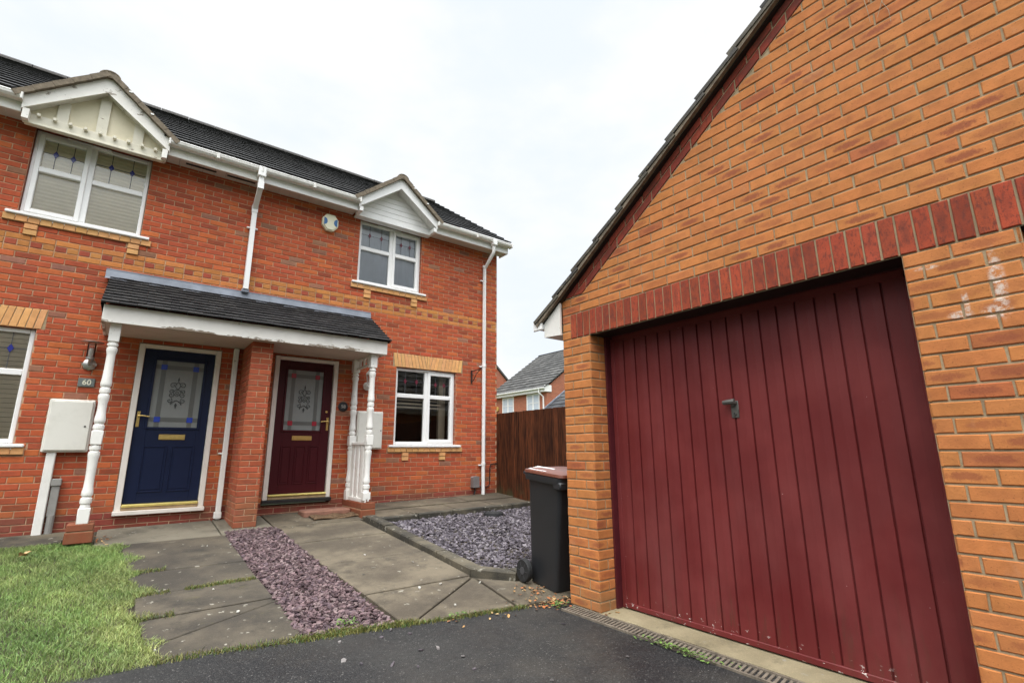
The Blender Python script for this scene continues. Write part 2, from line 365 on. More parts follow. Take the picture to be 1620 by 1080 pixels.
def asphalt():
    g = NG('asphalt'); c = g.mix(g.rng(g.noise(.9, 6, .62), .36, .68), (.014, .014, .0145), (.030, .029, .0265))
    x, y, z = g.xyz(); worn = g.math('MULTIPLY', g.rng(g.noise(1.3, 6, .7), .46, .66), .55); c = g.mix(worn, c, (.050, .044, .036))
    v1 = g.n('ShaderNodeTexVoronoi'); v1.inputs['Scale'].default_value = 150; g.l(g.coord(), v1.inputs['Vector'])
    sp = g.n('ShaderNodeSeparateColor'); g.l(v1.outputs['Color'], sp.inputs[0])
    c = g.mix(g.rng(sp.outputs[0], .5, 1., 0, .42), c, (.070, .067, .063)); c = g.mix(g.rng(sp.outputs[1], .975, .985, 0, .5), c, (.18, .17, .155))
    g.base(c); g.rough(g.rng(g.noise(1.6, 4), .35, .65, .48, .8)); g.p.inputs['Specular IOR Level'].default_value = .25
    h = g.math('ADD', g.math('MULTIPLY', v1.outputs['Distance'], -1.), g.math('MULTIPLY', g.noise(30, 4, .7), .8)); g.bump(h, .65, .006); return g.m
M_ASPH = asphalt()
def slab(name, a, b, lich=.02, moss=.06):
    g = NG(name); c = g.mix(g.rng(g.noise(1.7, 6, .65), .35, .68), a, b)
    c = g.mix(g.rng(g.noise(3.3, 7, .75), .50, .70, 0, .7), c, tuple(x*.45 for x in a)); c = g.mix(g.rng(g.noise(4.1, 6, .7), .60, .78, 0, moss*10), c, (.085, .075, .03))
    c = g.mix(g.rng(g.noise(120, 3), .55, .75, 0, .4), c, tuple(x*1.7 for x in b)); sp_ = g.math('MULTIPLY', g.rng(g.noise(15, 3, .55), .665-lich, .685-lich), g.rng(g.noise(2.2, 2), .4, .55)); c = g.mix(g.math('MULTIPLY', sp_, .8), c, (.27, .25, .20))
    g.base(c); g.rough(.85); g.bump(g.noise(95, 5, .7), .5, .005); return g.m
M_SLAB = slab('weathered slab', (.058, .045, .029), (.140, .113, .074), -.012); M_SLABD = slab('dark stained slab', (.032, .026, .018), (.088, .071, .047), -.004, .07); M_CONC = slab('concrete strip', (.105, .092, .066), (.165, .145, .105), 0); M_APRON = slab('garage apron concrete', (.20, .165, .095), (.30, .25, .15), 0, .03)
M_KERB = slab('mossy kerb', (.028, .025, .018), (.12, .10, .065), .02, .09)
M_SOIL = simple('soil', (.045, .035, .02), .4, 6, .95, .8, 25, bdist=.02); M_FIELD = simple('rough grass ground', (.05, .075, .02), .4, .8, .95)
M_GRASS = simple('grass blade', (1, 1, 1), .12, 3, .6, attr=True); M_CHIP = simple('slate chip', (1, 1, 1), .25, 25, .8, spec=.2, attr=True, bump=.3, bscale=60)
M_LEAF = simple('dry leaf', (1, 1, 1), .25, 30, .7, attr=True); M_MOSSB = simple('bed base', (.05, .042, .045), .4, 12, .95)
def fence_mat():
    g = NG('dark stained timber'); n = g.noise(9, 6, .65, stretch=(4, 4, .35)); c = g.mix(g.rng(n, .3, .72), (.020, .008, .0045), (.110, .033, .012)); v, a = g.attr()
    c = g.mix(1., c, v, 'MULTIPLY'); x, y, z = g.xyz(); gm = g.math('MULTIPLY', g.rng(z, -.9, -.5, .8, 0.), g.rng(g.noise(5, 4), .4, .65)); c = g.mix(gm, c, (.05, .055, .025))
    g.base(c); g.rough(.85); g.p.inputs['Specular IOR Level'].default_value = .15; g.bump(n, .4, .004); return g.m
M_FENCE = fence_mat()
M_MATT = simple('coir mat', (.14, .085, .045), .5, 40, .95, .9, 120, bdist=.006); M_STEP = simple('worn brick step', (.22, .105, .07), .35, 9, .9, .6, 50)
M_RUST = simple('rusty grate', (.17, .14, .105), .5, 14, .75, .5, 80, metal=.2); M_TWIG = simple('dry twig', (.34, .25, .16), .3, 30, .9)
M_LAMPG = None
def clear_mat():
    g = NG('lamp glass'); g.t.nodes.remove(g.p); tr = g.n('ShaderNodeBsdfTransparent'); tr.inputs[0].default_value = (.9, .88, .84, 1); gl = g.n('ShaderNodeBsdfGlossy'); gl.inputs['Roughness'].default_value = .05
    fr = g.n('ShaderNodeFresnel'); fr.inputs['IOR'].default_value = 1.5; mx = g.n('ShaderNodeMixShader'); g.l(g.math('ADD', fr.outputs[0], .08), mx.inputs[0]); g.l(tr.outputs[0], mx.inputs[1]); g.l(gl.outputs[0], mx.inputs[2]); g.l(mx.outputs[0], g.out.inputs['Surface']); return g.m
M_LAMPG = clear_mat()

# ------------------------------------------------------------------ brickwork
def clip(poly, a, b, c):
    """keep a*u+b*v <= c"""
    o = []
    for i in range(len(poly)):
        p, q = poly[i], poly[(i+1) % len(poly)]; dp, dq = a*p[0]+b*p[1]-c, a*q[0]+b*q[1]-c
        if dp <= 0: o.append(p)
        if dp*dq < 0:
            t = dp/(dp-dq); o.append((p[0]+(q[0]-p[0])*t, p[1]+(q[1]-p[1])*t))
    return o
def minus(rects, o):
    r = []
    for (a, b, c, d) in rects:
        e, f, g, h = max(a, o[0]), min(b, o[1]), max(c, o[2]), min(d, o[3])
        if e >= f or g >= h: r.append((a, b, c, d)); continue
        if a < e: r.append((a, e, c, d))
        if f < b: r.append((f, b, c, d))
        if c < g: r.append((e, f, c, g))
        if h < d: r.append((e, f, h, d))
    return r
def area(p): return abs(sum(p[i][0]*p[(i+1) % len(p)][1]-p[(i+1) % len(p)][0]*p[i][1] for i in range(len(p))))/2
def inset(poly, d):
    n = len(poly); o = []
    for i in range(n):
        p0, p1, p2 = Vector(poly[i-1]), Vector(poly[i]), Vector(poly[(i+1) % n]); e1 = (p1-p0).normalized(); e2 = (p2-p1).normalized()
        n1 = Vector((-e1.y, e1.x)); n2 = Vector((-e2.y, e2.x)); k = 1+n1.dot(n2)
        m = (n1+n2)/max(k, .35); o.append(tuple(p1+m*d))
    return o
def one_brick(mb, fr, poly, col, full=None, proud=0., mi=0, vert=False, jit=.0012):
    if len(poly) < 3 or area(poly) < .0009: return
    # drop near-coincident points
    pp = []
    for p in poly:
        if not pp or (abs(p[0]-pp[-1][0])+abs(p[1]-pp[-1][1])) > .004: pp.append(p)
    if len(pp) > 2 and abs(pp[0][0]-pp[-1][0])+abs(pp[0][1]-pp[-1][1]) < .004: pp.pop()
    if len(pp) < 3: return
    O, U, V, Nn = fr; n = len(pp); ch = .0042; ins = inset(pp, ch)
    if full is None:
        us = [p[0] for p in pp]; vv = [p[1] for p in pp]; full = (min(us), max(us), min(vv), max(vv))
    pp = [(p[0]+random.uniform(-.0016, .0016), p[1]+random.uniform(-.0013, .0013)) for p in pp]; ins = inset(pp, ch)
    pr = proud+random.uniform(-jit, jit); tilt = random.uniform(-jit, jit)*6
    def P(p, d): return tuple(O+U*p[0]+V*p[1]+Nn*(d+(p[0]-full[0])*tilt))
    vs = [P(p, -.014) for p in pp]+[P(p, pr-ch*.8) for p in pp]+[P(p, pr) for p in ins]
    def uvp(p):
        a, b = (p[0]-full[0])/max(full[1]-full[0], .01), (p[1]-full[2])/max(full[3]-full[2], .01); return (b, a) if vert else (a, b)
    uv = [uvp(p) for p in pp]*2+[uvp(p) for p in ins]
    fs = [tuple(range(2*n, 3*n))]
    for r in (0, 1): fs += [(r*n+i, r*n+(i+1) % n, (r+1)*n+(i+1) % n, (r+1)*n+i) for i in range(n)]
    mb.add(vs, fs, col=col, mi=mi, uv=uv)
def jc(c, j=.1, s=0.):
    k = 1+random.uniform(-j, j); q = min(1, j*12)*.5; return (c[0]*k*(1+random.uniform(-.03, .03)), c[1]*k*(1+random.uniform(-.12, .12)*q), c[2]*k*(1+random.uniform(-.15, .15)*q), s)
def brickwork(mb, fr, u0, u1, v0, v1, holes, colf, planes=(), phase=0., mortar_mi=1, hdr=None, vbase=None):
    """stretcher bond; colf(course, u, v) -> colour; hdr: set of courses laid as headers"""
    vb = v0 if vbase is None else vbase
    k0 = math.floor((v0-vb)/.075-1e-6); k1 = math.ceil((v1-vb)/.075)
    O, U, V, Nn = fr
    for k in range(k0, k1):
        a, b = max(v0, vb+k*.075), min(v1, vb+k*.075+.075)
        if b-a < .004: continue
        rs = [(u0, u1, a, b)]
        for h in holes: rs = minus(rs, h)
        for r in rs:
            q = [(r[0], r[2]), (r[1], r[2]), (r[1], r[3]), (r[0], r[3])]
            for pl in planes: q = clip(q, *pl)
            if len(q) >= 3: mb.add([tuple(O+U*p[0]+V*p[1]-Nn*.0065) for p in q], [tuple(range(len(q)))], mi=mortar_mi, col=(1, 1, 1, 0))
        ba, bb = vb+k*.075+.005, vb+k*.075+.07; hd = hdr and k in hdr; pit = .1125 if hd else .225; ph = phase+(0 if hd else (k % 2)*.1125)
        i0 = math.floor((u0-ph)/pit)-1; i1 = math.ceil((u1-ph)/pit)+1
        for i in range(i0, i1):
            ua, ub = ph+i*pit+.005, ph+(i+1)*pit-.005
            if ub < u0 or ua > u1: continue
            full = (ua, ub, ba, bb); rs = [(max(ua, u0), min(ub, u1), max(ba, v0), min(bb, v1))]
            if rs[0][1]-rs[0][0] < .02 or rs[0][3]-rs[0][2] < .015: continue
            for h in holes: rs = minus(rs, (h[0]-.004, h[1]+.004, h[2]-.004, h[3]+.004))
            col = colf(k, i, (ua+ub)/2, (ba+bb)/2)
            for r in rs:
                if r[1]-r[0] < .018 or r[3]-r[2] < .014: continue
                q = [(r[0], r[2]), (r[1], r[2]), (r[1], r[3]), (r[0], r[3])]
                for pl in planes: q = clip(q, *pl)
                one_brick(mb, fr, q, col, full)

# ------------------------------------------------------------------ ground levels
def interp(x, xs, ys):
    if x <= xs[0]: return ys[0]
    for i in range(len(xs)-1):
        if x <= xs[i+1]: return ys[i]+(ys[i+1]-ys[i])*(x-xs[i])/(xs[i+1]-xs[i])
    return ys[-1]
def yE(x): return interp(x, [-6, .3, .6, 1.13, 1.74, 2.5, 3.05, 6], [3.9, 3.84, 3.8, 3.67, 3.53, 3.36, 3.25, 2.9])
def gz(x, y):
    e = yE(x)
    return -1.21 if y <= e else -1.21+(y-e)/(8-e)*(-.885+.012*x+1.21)
def sheet(name, x0, x1, y0, y1, nx, ny, zf, mat, kind='structure', yf=None):
    mb = MB(); vs = []; fs = []
    for j in range(ny+1):
        for i in range(nx+1):
            x = x0+(x1-x0)*i/nx; ya = yf(x) if yf else y1; y = y0+(ya-y0)*j/ny; vs.append((x, y, zf(x, y)))
    for j in range(ny):
        for i in range(nx): a = j*(nx+1)+i; fs.append((a, a+1, a+nx+2, a+nx+1))
    mb.add(vs, fs); o = mb.build(name, mat); tag(o, kind=kind); return o
hn = lambda x, y: .5*math.sin(x*3.1+y*1.7)+.3*math.sin(x*7.3-y*5.1+1)+.2*math.sin(x*13+y*11)
mb = MB(); mb.quad((-700, -700, -1.30), (700, -700, -1.30), (700, 700, -1.30), (-700, 700, -1.30)); tag(mb.build('ground', M_FIELD), kind='structure')
sheet('terrain', -7, 8.5, 2.6, 8.6, 60, 40, lambda x, y: gz(x, y)-.03+.004*hn(x*2, y*2) if y > yE(x)+.02 else -1.235, M_SOIL)
sheet('driveway', -9, 3.06, -9, 0, 90, 40, lambda x, y: -1.21+.004*hn(x*.8, y*.8), M_ASPH, yf=lambda x: yE(x)+.012*hn(x*3, 2)+.05 if x < .3 else yE(x)+.01*hn(x*5, 1)+.01)
def slabs(name, polys, zoff, mat, thick=.04, wob=.004):
    mb = MB()
    for poly in polys:
        ins = inset(poly, .006); n = len(poly); dz = random.uniform(-wob, wob)
        vs = [(p[0], p[1], gz(*p)+zoff+dz-thick) for p in poly]+[(p[0], p[1], gz(*p)+zoff+dz-.005) for p in poly]+[(p[0], p[1], gz(*p)+zoff+dz) for p in ins]
        mb.add(vs, [tuple(range(2*n, 3*n))]+[(r*n+i, r*n+(i+1) % n, (r+1)*n+(i+1) % n, (r+1)*n+i) for r in (0, 1) for i in range(n)])
    return tag(mb.build(name, mat), kind='structure')
g_ = .008
slabs('path', [[(.16, 5.85+g_), (1.095, 5.78+g_), (1.085, 7.0), (.12, 7.05)], [(.2, 5.17+g_), (1.1, 5.15+g_), (1.095, 5.78-g_), (.17, 5.85-g_)],
               [(.22, 4.62+g_), (1.11, 4.60+g_), (1.1, 5.15-g_), (.22, 5.17-g_)], [(.27, 4.12+g_), (1.12, 4.52+g_), (1.115, 4.60-g_), (.24, 4.62-g_)],
               [(.33, 3.86), (.75, 3.80), (1.145, 3.69), (1.13, 4.52-g_), (.29, 4.12-g_)]], 0, M_SLABD)
slabs('path', [[(1.68, 6.2+g_), (2.76, 6.18+g_), (2.75, 7.05), (1.66, 7.1)], [(1.70, 5.25+g_), (2.76, 5.2+g_), (2.76, 6.18-g_), (1.68, 6.2-g_)],
               [(1.74, 4.27+g_), (2.74, 4.22+g_), (2.76, 5.2-g_), (1.70, 5.25-g_)], [(1.765, 3.56), (1.80, 3.55), (2.72, 4.18), (2.73, 4.22-g_), (1.745, 4.27-g_)],
               [(1.83, 3.545), (2.64, 3.41), (2.73, 4.12), (2.72, 4.15)], [(2.67, 3.40), (3.6, 3.24), (3.6, 3.75), (3.2, 3.78), (3.02, 3.86), (2.76, 4.12)]], 0, M_SLAB)
slabs('path', [[(-.12, 7.07), (1.05, 7.02), (1.05, 7.985), (-.12, 7.985)], [(1.05+.012, 7.02), (1.65, 7.12), (1.65, 7.985), (1.062, 7.985)]], -.003, M_CONC)
slabs('path', [[(1.662, 7.12), (2.80, 7.07), (2.80, 7.985), (1.662, 7.985)]], -.001, M_SLAB)
slabs('path', [[(a, 6.93), (b-g_, 6.93), (b-g_, 7.48), (a, 7.48)] for a, b in ((2.83, 3.55), (3.55, 4.3), (4.3, 5.05), (5.05, 5.82))], .02, M_SLAB)
slabs('path', [[(a, 7.49), (b-g_, 7.49), (b-g_, 7.99), (a, 7.99)] for a, b in ((3.03, 3.9), (3.9, 4.8), (4.8, 5.83))], .035, M_SLAB)
slabs('path', [[(-4, 7.45), (-.40, 7.42), (-.40, 7.985), (-4, 7.985)]], .01, M_KERB)
# kerb edgings
def kerb_run(name, pts, w, h, n, below=.09):
    mb = MB(); P = [Vector(p) for p in pts]
    for a, b in zip(P[:-1], P[1:]):
        L = (b-a).length; m = max(1, round(L/.62)); d = (b-a)/m; nn = Vector((-d.y, d.x)).normalized()*w
        for i in range(m):
            p = a+d*i+d*.008; q = a+d*(i+1)-d*.008; dz = random.uniform(-.008, .008); c = .012
            sec = lambda s: [(s, -below), (s, h+dz-c)]
            vs = []
            for e in (p, q):
                z = gz(e.x, e.y)
                for k, zz in ((0, -below), (0, h+dz-c), (c/w, h+dz), (1-c/w, h+dz), (1, h+dz-c), (1, -below)): vs.append((e.x+nn.x*k, e.y+nn.y*k, z+zz))
            mb.add(vs, [(i_, i_+1, i_+7, i_+6)[::-1] for i_ in range(5)]+[(0, 1, 2, 3, 4, 5), (11, 10, 9, 8, 7, 6)])
    return tag(mb.build(name, M_KERB), kind='structure')
kerb_run('kerb', [(2.77, 4.25), (2.80, 7.0)][::-1], .14, .055, 4)
kerb_run('kerb', [(2.77, 4.25), (3.05, 3.91)], .13, .055, 2); kerb_run('kerb', [(3.06, 3.93), (3.62, 3.90)], .13, .055, 2)
kerb_run('kerb', [(2.95, 6.80), (5.83, 6.83)], .13, .05, 5)
# ------------------------------------------------------------------ slate, grass, litter
def chips(name, n, inside, box, size, cols, zo, layers=.02, avoid=()):
    mb = MB()
    for _ in range(n):
        while True:
            x, y = random.uniform(box[0], box[1]), random.uniform(box[2], box[3])
            if inside(x, y): break
        r = random.uniform(*size); k = random.choice((4, 5, 5, 6)); a0 = random.uniform(0, 6.28); asp = random.uniform(.45, .9); th = random.uniform(.005, .011)
        z = gz(x, y)+zo+random.uniform(0, layers); tx, ty = random.gauss(0, .30), random.gauss(0, .30); ps = []
        rot = random.uniform(0, 6.28); cr0, sr0 = math.cos(rot), math.sin(rot)
        for i in range(k):
            w = a0+6.283*i/k+random.uniform(-.3, .3); rr = r*random.uniform(.75, 1.15); px, py = rr*math.cos(w), rr*asp*math.sin(w); px, py = px*cr0-py*sr0, px*sr0+py*cr0
            ps.append((px, py))
        vs = [(x+p[0], y+p[1], z+p[0]*tx+p[1]*ty) for p in ps]+[(x+p[0]*.94, y+p[1]*.94, z+th+p[0]*tx+p[1]*ty) for p in ps]
        c = random.choice(cols); b = random.uniform(.65, 1.2)*.9
        mb.add(vs, [tuple(range(k, 2*k))]+[(i, (i+1) % k, k+(i+1) % k, k+i) for i in range(k)], col=(c[0]*b, c[1]*b, c[2]*b, 0))
    o = mb.build(name, M_CHIP, color=True); return tag(o, kind='stuff')
strip_in = lambda x, y: 1.10+.015*hn(0, y) < x < 1.69-.02*(y-5)*.5 and y > yE(x)+.06 and y < 7.16
o = chips('slate_chippings', 7500, strip_in, (1.05, 1.8, 3.55, 7.2), (.011, .030), [(.15, .098, .102), (.178, .12, .12), (.105, .072, .079), (.20, .146, .142)], -.028, .032)
tag(o, 'purple slate chippings filling the narrow strip between the two paths', 'slate chippings')
bed_in = lambda x, y: x > 2.92 and y < 6.80 and x < 5.83 and y > max(3.95, 4.35-1.0*(x-2.92)) and math.hypot(x-4.66, y-6.53) > .17
o = chips('slate_chippings', 16000, bed_in, (2.9, 5.83, 3.9, 6.8), (.013, .034), [(.125, .108, .122), (.16, .138, .152), (.09, .078, .09), (.20, .178, .188)], -.05, .035)
tag(o, 'grey purple slate chippings in the kerbed bed below the window', 'slate chippings')
def stray(x, y): return (y < yE(x)-.02 and x < 2.85 and random.random() < math.exp(-(yE(x)-y)*1.4))
o = chips('stone_debris', 16, stray, (1.0, 2.85, 1.8, 3.7), (.008, .026), [(.14, .12, .13), (.22, .2, .19), (.10, .09, .1)], .003, 0); tag(o, 'loose slate fragments scattered over the black tarmac', 'stone debris')
o = chips('stone_debris', 14, lambda x, y: (.2 < x < 1.1 or 1.75 < x < 2.75) and y > yE(x)+.1, (.2, 2.75, 3.6, 7.0), (.006, .018), [(.45, .43, .38), (.3, .28, .24), (.5, .48, .42)], .003, 0); tag(o, 'pale stone crumbs lying on the paving slabs', 'stone debris')
def blades(mb, n, pick, hgt, wid, colf, lean=.5):
    for _ in range(n):
        p = pick()
        if p is None: continue
        x, y, z = p; h = random.uniform(*hgt); w = random.uniform(*wid)*.5; a = random.uniform(0, 6.28); la = random.uniform(0, 6.28); l = abs(random.gauss(0, lean))*h
        dx, dy = math.cos(a)*w, math.sin(a)*w; lx, ly = math.cos(la)*l, math.sin(la)*l; c = colf(x, y)
        mb.add([(x-dx, y-dy, z), (x+dx, y+dy, z), (x+dx*.8+lx*.4, y+dy*.8+ly*.4, z+h*.55), (x-dx*.8+lx*.4, y-dy*.8+ly*.4, z+h*.55), (x+lx, y+ly, z+h)], [(0, 1, 2, 3), (3, 2, 4)], col=c)
def lawn_edge(y): return interp(y, [3.8, 4.1, 4.6, 4.9, 5.2, 5.8, 6.4, 7.0], [.42, .30, .27, .20, .30, .20, .24, .10])+.045*math.sin(y*11)+.03*math.sin(y*23)
def gcol(x, y):
    t = .5+.5*hn(x*1.1+2, y*.9); e = max(0, 1-(lawn_edge(y)-x)/.35)*.7+max(0, 1-(y-yE(x))/.35)*.6; t = min(1, max(0, t*.55+e*.45-.05+random.gauss(0, .20)))
    a, b = (.115, .21, .045), (.29, .30, .10); k = random.uniform(.75, 1.3)*(1.05+.28*hn(x*2.3+1, y*2.1)); return tuple((a[i]+(b[i]-a[i])*t)*k for i in range(3))+(0,)
def pick_lawn():
    y = random.uniform(3.84, 7.38); x = lawn_edge(y)-abs(random.expovariate(.75)) if random.random() < .6 else random.uniform(-2.8, lawn_edge(y))
    if x < -3.6 or y < yE(x)-.02 or (y > 7.12 and x > -.15): return None
    return (x, y, gz(x, y)-.012+.012*hn(x*2, y*2))
mb = MB(); blades(mb, 120000, pick_lawn, (.012, .042), (.0022, .0045), gcol, .9)
tag(mb.build('grass', M_GRASS, color=True), 'long soft green lawn grass left of the slab path', 'grass', kind='stuff')
def mcol(x, y): k = random.uniform(.6, 1.3); return (.16*k, .15*k, .035*k, 0) if random.random() < .65 else (.07*k, .12*k, .025*k, 0)
def pick_edge():
    q = random.random()
    if q < .40: x = random.uniform(1.05, 1.85); y = yE(x)+random.gauss(.03, .03); 
    elif q < .55: x = random.uniform(1.85, 2.7); y = yE(x)+random.gauss(.0, .02)
    elif q < .68: x = random.uniform(.55, 1.08); y = 5.16+random.gauss(0, .022)
    elif q < .80: x = random.uniform(.2, .45); y = random.choice((5.85, 5.17, 4.63))+random.gauss(0, .03)
    elif q < .92: x = random.uniform(.3, 1.1); y = yE(x)+random.gauss(.02, .025)
    else: x = random.uniform(1.3, 1.5); y = yE(x)+abs(random.gauss(.05, .04))
    return (x, y, max(gz(x, y), -1.21))
mb = MB(); blades(mb, 7000, pick_edge, (.008, .03), (.003, .006), mcol, .7)
tag(mb.build('moss', M_GRASS, color=True), 'yellow green moss and weeds in slab joints and along tarmac edge', 'moss', kind='stuff')
def leaf_shape(mb, x, y, z, s, c):
    a = random.uniform(0, 6.28); u = Vector((math.cos(a), math.sin(a), random.gauss(0, .25))); w = Vector((-math.sin(a), math.cos(a), random.gauss(0, .25))); o = Vector((x, y, z+s*.25))
    pts = [o-u*s, o-u*s*.3+w*s*.5+V3(0, 0, s*.15), o+u*s*.4+w*s*.42, o+u*s, o+u*s*.4-w*s*.42, o-u*s*.3-w*s*.5+V3(0, 0, s*.2)]; mid = o+V3(0, 0, -s*.12)
    mb.add([tuple(p) for p in pts]+[tuple(mid)], [(i, (i+1) % 6, 6) for i in range(6)], col=c)
mb = MB()
for i in range(210):
    q = random.random()
    if q < .5: x, y = random.gauss(2.95, .11), random.gauss(3.27, .05)
    elif q < .7: x, y = random.gauss(2.97, .1), random.gauss(3.55, .09)
    elif q < .78: x, y = random.uniform(3.0, 3.3), 2.8+random.gauss(0, .02)
    elif q < .9: x, y = random.uniform(2.0, 2.9), yE(2.4)+random.gauss(-.02, .1)
    else: x, y = random.gauss(-.05, .05), random.gauss(7.45, .12)
    k = random.uniform(.5, 1.3); c = random.choice([(.36, .20, .07), (.42, .28, .12), (.25, .11, .04), (.38, .12, .03)])
    leaf_shape(mb, x, y, max(gz(x, y), -1.21)+.004, random.uniform(.008, .022), tuple(v*k for v in c)+(0,))
tag(mb.build('fallen_leaves', M_LEAF, color=True), 'brown leaf litter gathered at the foot of the garage pier', 'leaf litter', kind='stuff')
for (x, y, s, c, lab) in [(-.62, 6.75, .07, (.50, .30, .14, 0), 'large curled tan leaf lying on the far side of the lawn'), (-.72, 6.1, .045, (.42, .25, .10, 0), 'small brown leaf sunk in the lawn at the frame edge')]:
    mb = MB(); leaf_shape(mb, 0, 0, 0, s, c); leaf_shape(mb, .01, .015, .01, s*.7, c); o = mb.build('dry_leaf', M_LEAF, color=True); o.location = (x, y, gz(x, y)+.045); tag(o, lab, 'leaf', 'dry leaves on the lawn')
mb = MB()
def weed(x, y, n, sx, sy_):
    for _ in range(n):
        px, py = x+random.gauss(0, sx), y+random.gauss(0, sy_); k = random.uniform(.6, 1.4); leaf_shape(mb, px, py, max(-1.208, gz(px, py))+random.uniform(0, .03), random.uniform(.006, .016), (.10*k, .17*k, .03*k, 0))
weed(2.86, 2.05, 170, .018, .14); weed(2.9, 3.17, 45, .03, .04); weed(2.16, 3.46, 40, .09, .015); weed(1.42, 3.80, 60, .045, .03)
tag(mb.build('weeds', M_LEAF, color=True), 'low green weeds growing along the drain grating and tarmac edge', 'weeds', kind='stuff')

# ------------------------------------------------------------------ houses
RED = (.395, .082, .034); OCH = (.47, .178, .052)
VB = 2.372-43*.075        # course grid: band = courses 43..45
def house_col(k, i, u, v):
    if 43 <= k <= 45:
        if k == 44: return jc((.30, .065, .035), .12) if i % 2 else jc((.42, .17, .05), .12)
        return jc(OCH, .10)
    if k < 2: return jc((.24, .05, .034), .12)
    r = random.random()
    if r < .035: return jc((.27, .12, .075), .12)
    if r < .13: return jc((.31, .066, .030), .12, .3)
    if r < .30: return jc((.46, .115, .038), .07)
    return jc(RED, .11, .25 if random.random() < .3 else 0)
HOLES = [(3.62, 4.83, .05, 1.455), (2.815, 4.02, 2.80, 4.03), (-1.385, -.185, 2.80, 4.03), (-2.22, -1.005, .05, 1.455), (-.005, .945, -.75, 1.42), (1.65, 2.61, -.75, 1.445)]
XS = 1.135
LINT = [(3.55, 4.97, 1.455, 1.70), (-2.36, -.935, 1.455, 1.70)]; SILLS = [(3.515, 4.975, -.010, .068), (2.71, 4.15, 2.74, 2.818), (-1.50, -.06, 2.74, 2.818), (-2.35, -.90, -.010, .068)]
CORB = [(3.78, 3.90, -.155, -.015), (4.505, 4.625, -.155, -.015), (2.945, 3.065, 2.59, 2.735), (3.835, 3.955, 2.59, 2.735), (-1.30, -1.18, 2.59, 2.735), (-.30, -.18, 2.59, 2.735)]
LINTC = (.64, .335, .135)
h60 = thing('semi_detached_house', (-1.5, 8, -.9), 'red brick house with cream timbered gablet and navy blue front door', 'house', 'pair of joined red brick houses')
h58 = thing('semi_detached_house', (3.4, 8, -.85), 'end red brick house with white clad gablet and burgundy front door', 'house', 'pair of joined red brick houses')
def lintel(mb, x0, x1, z0, z1, key):
    n = 9; kx0, kx1 = key
    def run(a0, a1, b0, b1, m):
        for i in range(m):
            t0, t1 = i/m, (i+1)/m; g = .004
            p = [(b0+(b1-b0)*t0+g, z0+.003), (b0+(b1-b0)*t1-g, z0+.003), (a0+(a1-a0)*t1-g, z1-.004), (a0+(a1-a0)*t0+g, z1-.004)]
            one_brick(mb, HF, p, jc(LINTC, .07), proud=.004)
    run(x0, kx0, x0+.03, kx0+.07, n); run(kx1, x1, kx1-.055, x1-.03, n)
    mid = (kx0+kx1)/2; run(kx0+.002, kx1-.002, kx0+.072, kx1-.058, 3)
    mb.add([(x0, 8.004, z0), (x1, 8.004, z0), (x1, 8.004, z1), (x0, 8.004, z1)], [(0, 1, 2, 3)], mi=1)
for house, xa, xb in ((h60, -4.0, XS), (h58, XS, 5.78)):
    mb = MB(); hl = HOLES+LINT+SILLS+CORB
    brickwork(mb, HF, xa, xb, -.95, 4.12, hl, house_col, vbase=VB, phase=.02, hdr={44})
    # reveals of the openings (plain)
    for (a, b, c, d) in HOLES:
        if a < xa or b > xb: continue
        for q in ([(a, 8.007, c), (a, 8.2, c), (a, 8.2, d), (a, 8.007, d)], [(b, 8.2, c), (b, 8.007, c), (b, 8.007, d), (b, 8.2, d)], [(a, 8.007, d), (a, 8.2, d), (b, 8.2, d), (b, 8.007, d)], [(a, 8.2, c), (a, 8.007, c), (b, 8.007, c), (b, 8.2, c)]):
            mb.add(q, [(0, 1, 2, 3)], mi=2)
    yb = 14.3
    if house is h58: mb.add([(xb, 8.0, -1.2), (xb, yb, -1.2), (xb, yb, 4.1), (xb, 11.13, 6.55), (xb, 8.0, 4.1)], [(0, 1, 2, 3, 4)], mi=2)
    else: mb.add([(xa, yb, -1.2), (xa, 8.0, -1.2), (xa, 8.0, 4.1), (xa, 11.13, 6.55), (xa, yb, 4.1)], [(0, 1, 2, 3, 4)], mi=2)
    mb.add([(xb, yb, -1.2), (xa, yb, -1.2), (xa, yb, 4.1), (xb, yb, 4.1)], [(0, 1, 2, 3)], mi=2)
    mb.build('wall', [M_HB, M_HM, M_HBT], house, color=True)
    for (a, b, c, d), key in zip(LINT, ((4.143, 4.332), (-1.74, -1.55))):
        if xa <= a <= xb: m2 = MB(); lintel(m2, a, b, c, d, key); m2.build('lintel', [M_OCHRE, M_GM], house, color=True)
    for (a, b, c, d) in SILLS:
        if not xa <= a <= xb: continue
        m2 = MB(); n = round((b-a)/.11)
        for i in range(n):
            p0, p1 = a+(b-a)*i/n+.003, a+(b-a)*(i+1)/n-.003; one_brick(m2, HF, [(p0, c+.003), (p1, c+.003), (p1, d), (p0, d)], jc(LINTC, .08), proud=.028)
        m2.box(a, b, 7.985, 8.05, c, d-.004, mi=1)
        for (e, f, g, h) in CORB:
            if a <= e <= b and c-.2 < g < c:
                m3 = MB()
                for j in range(2): m3.box(e, f, 7.978+.004*j, 8.05, h-(j+1)*(h-g)/2+.006, h-j*(h-g)/2-.002, ch=.004, col=jc(LINTC, .06))
                m3.build('corbel', M_OCHRE, house, color=True)
        m2.build('brick_sill', [M_OCHRE, M_HM], house, color=True)
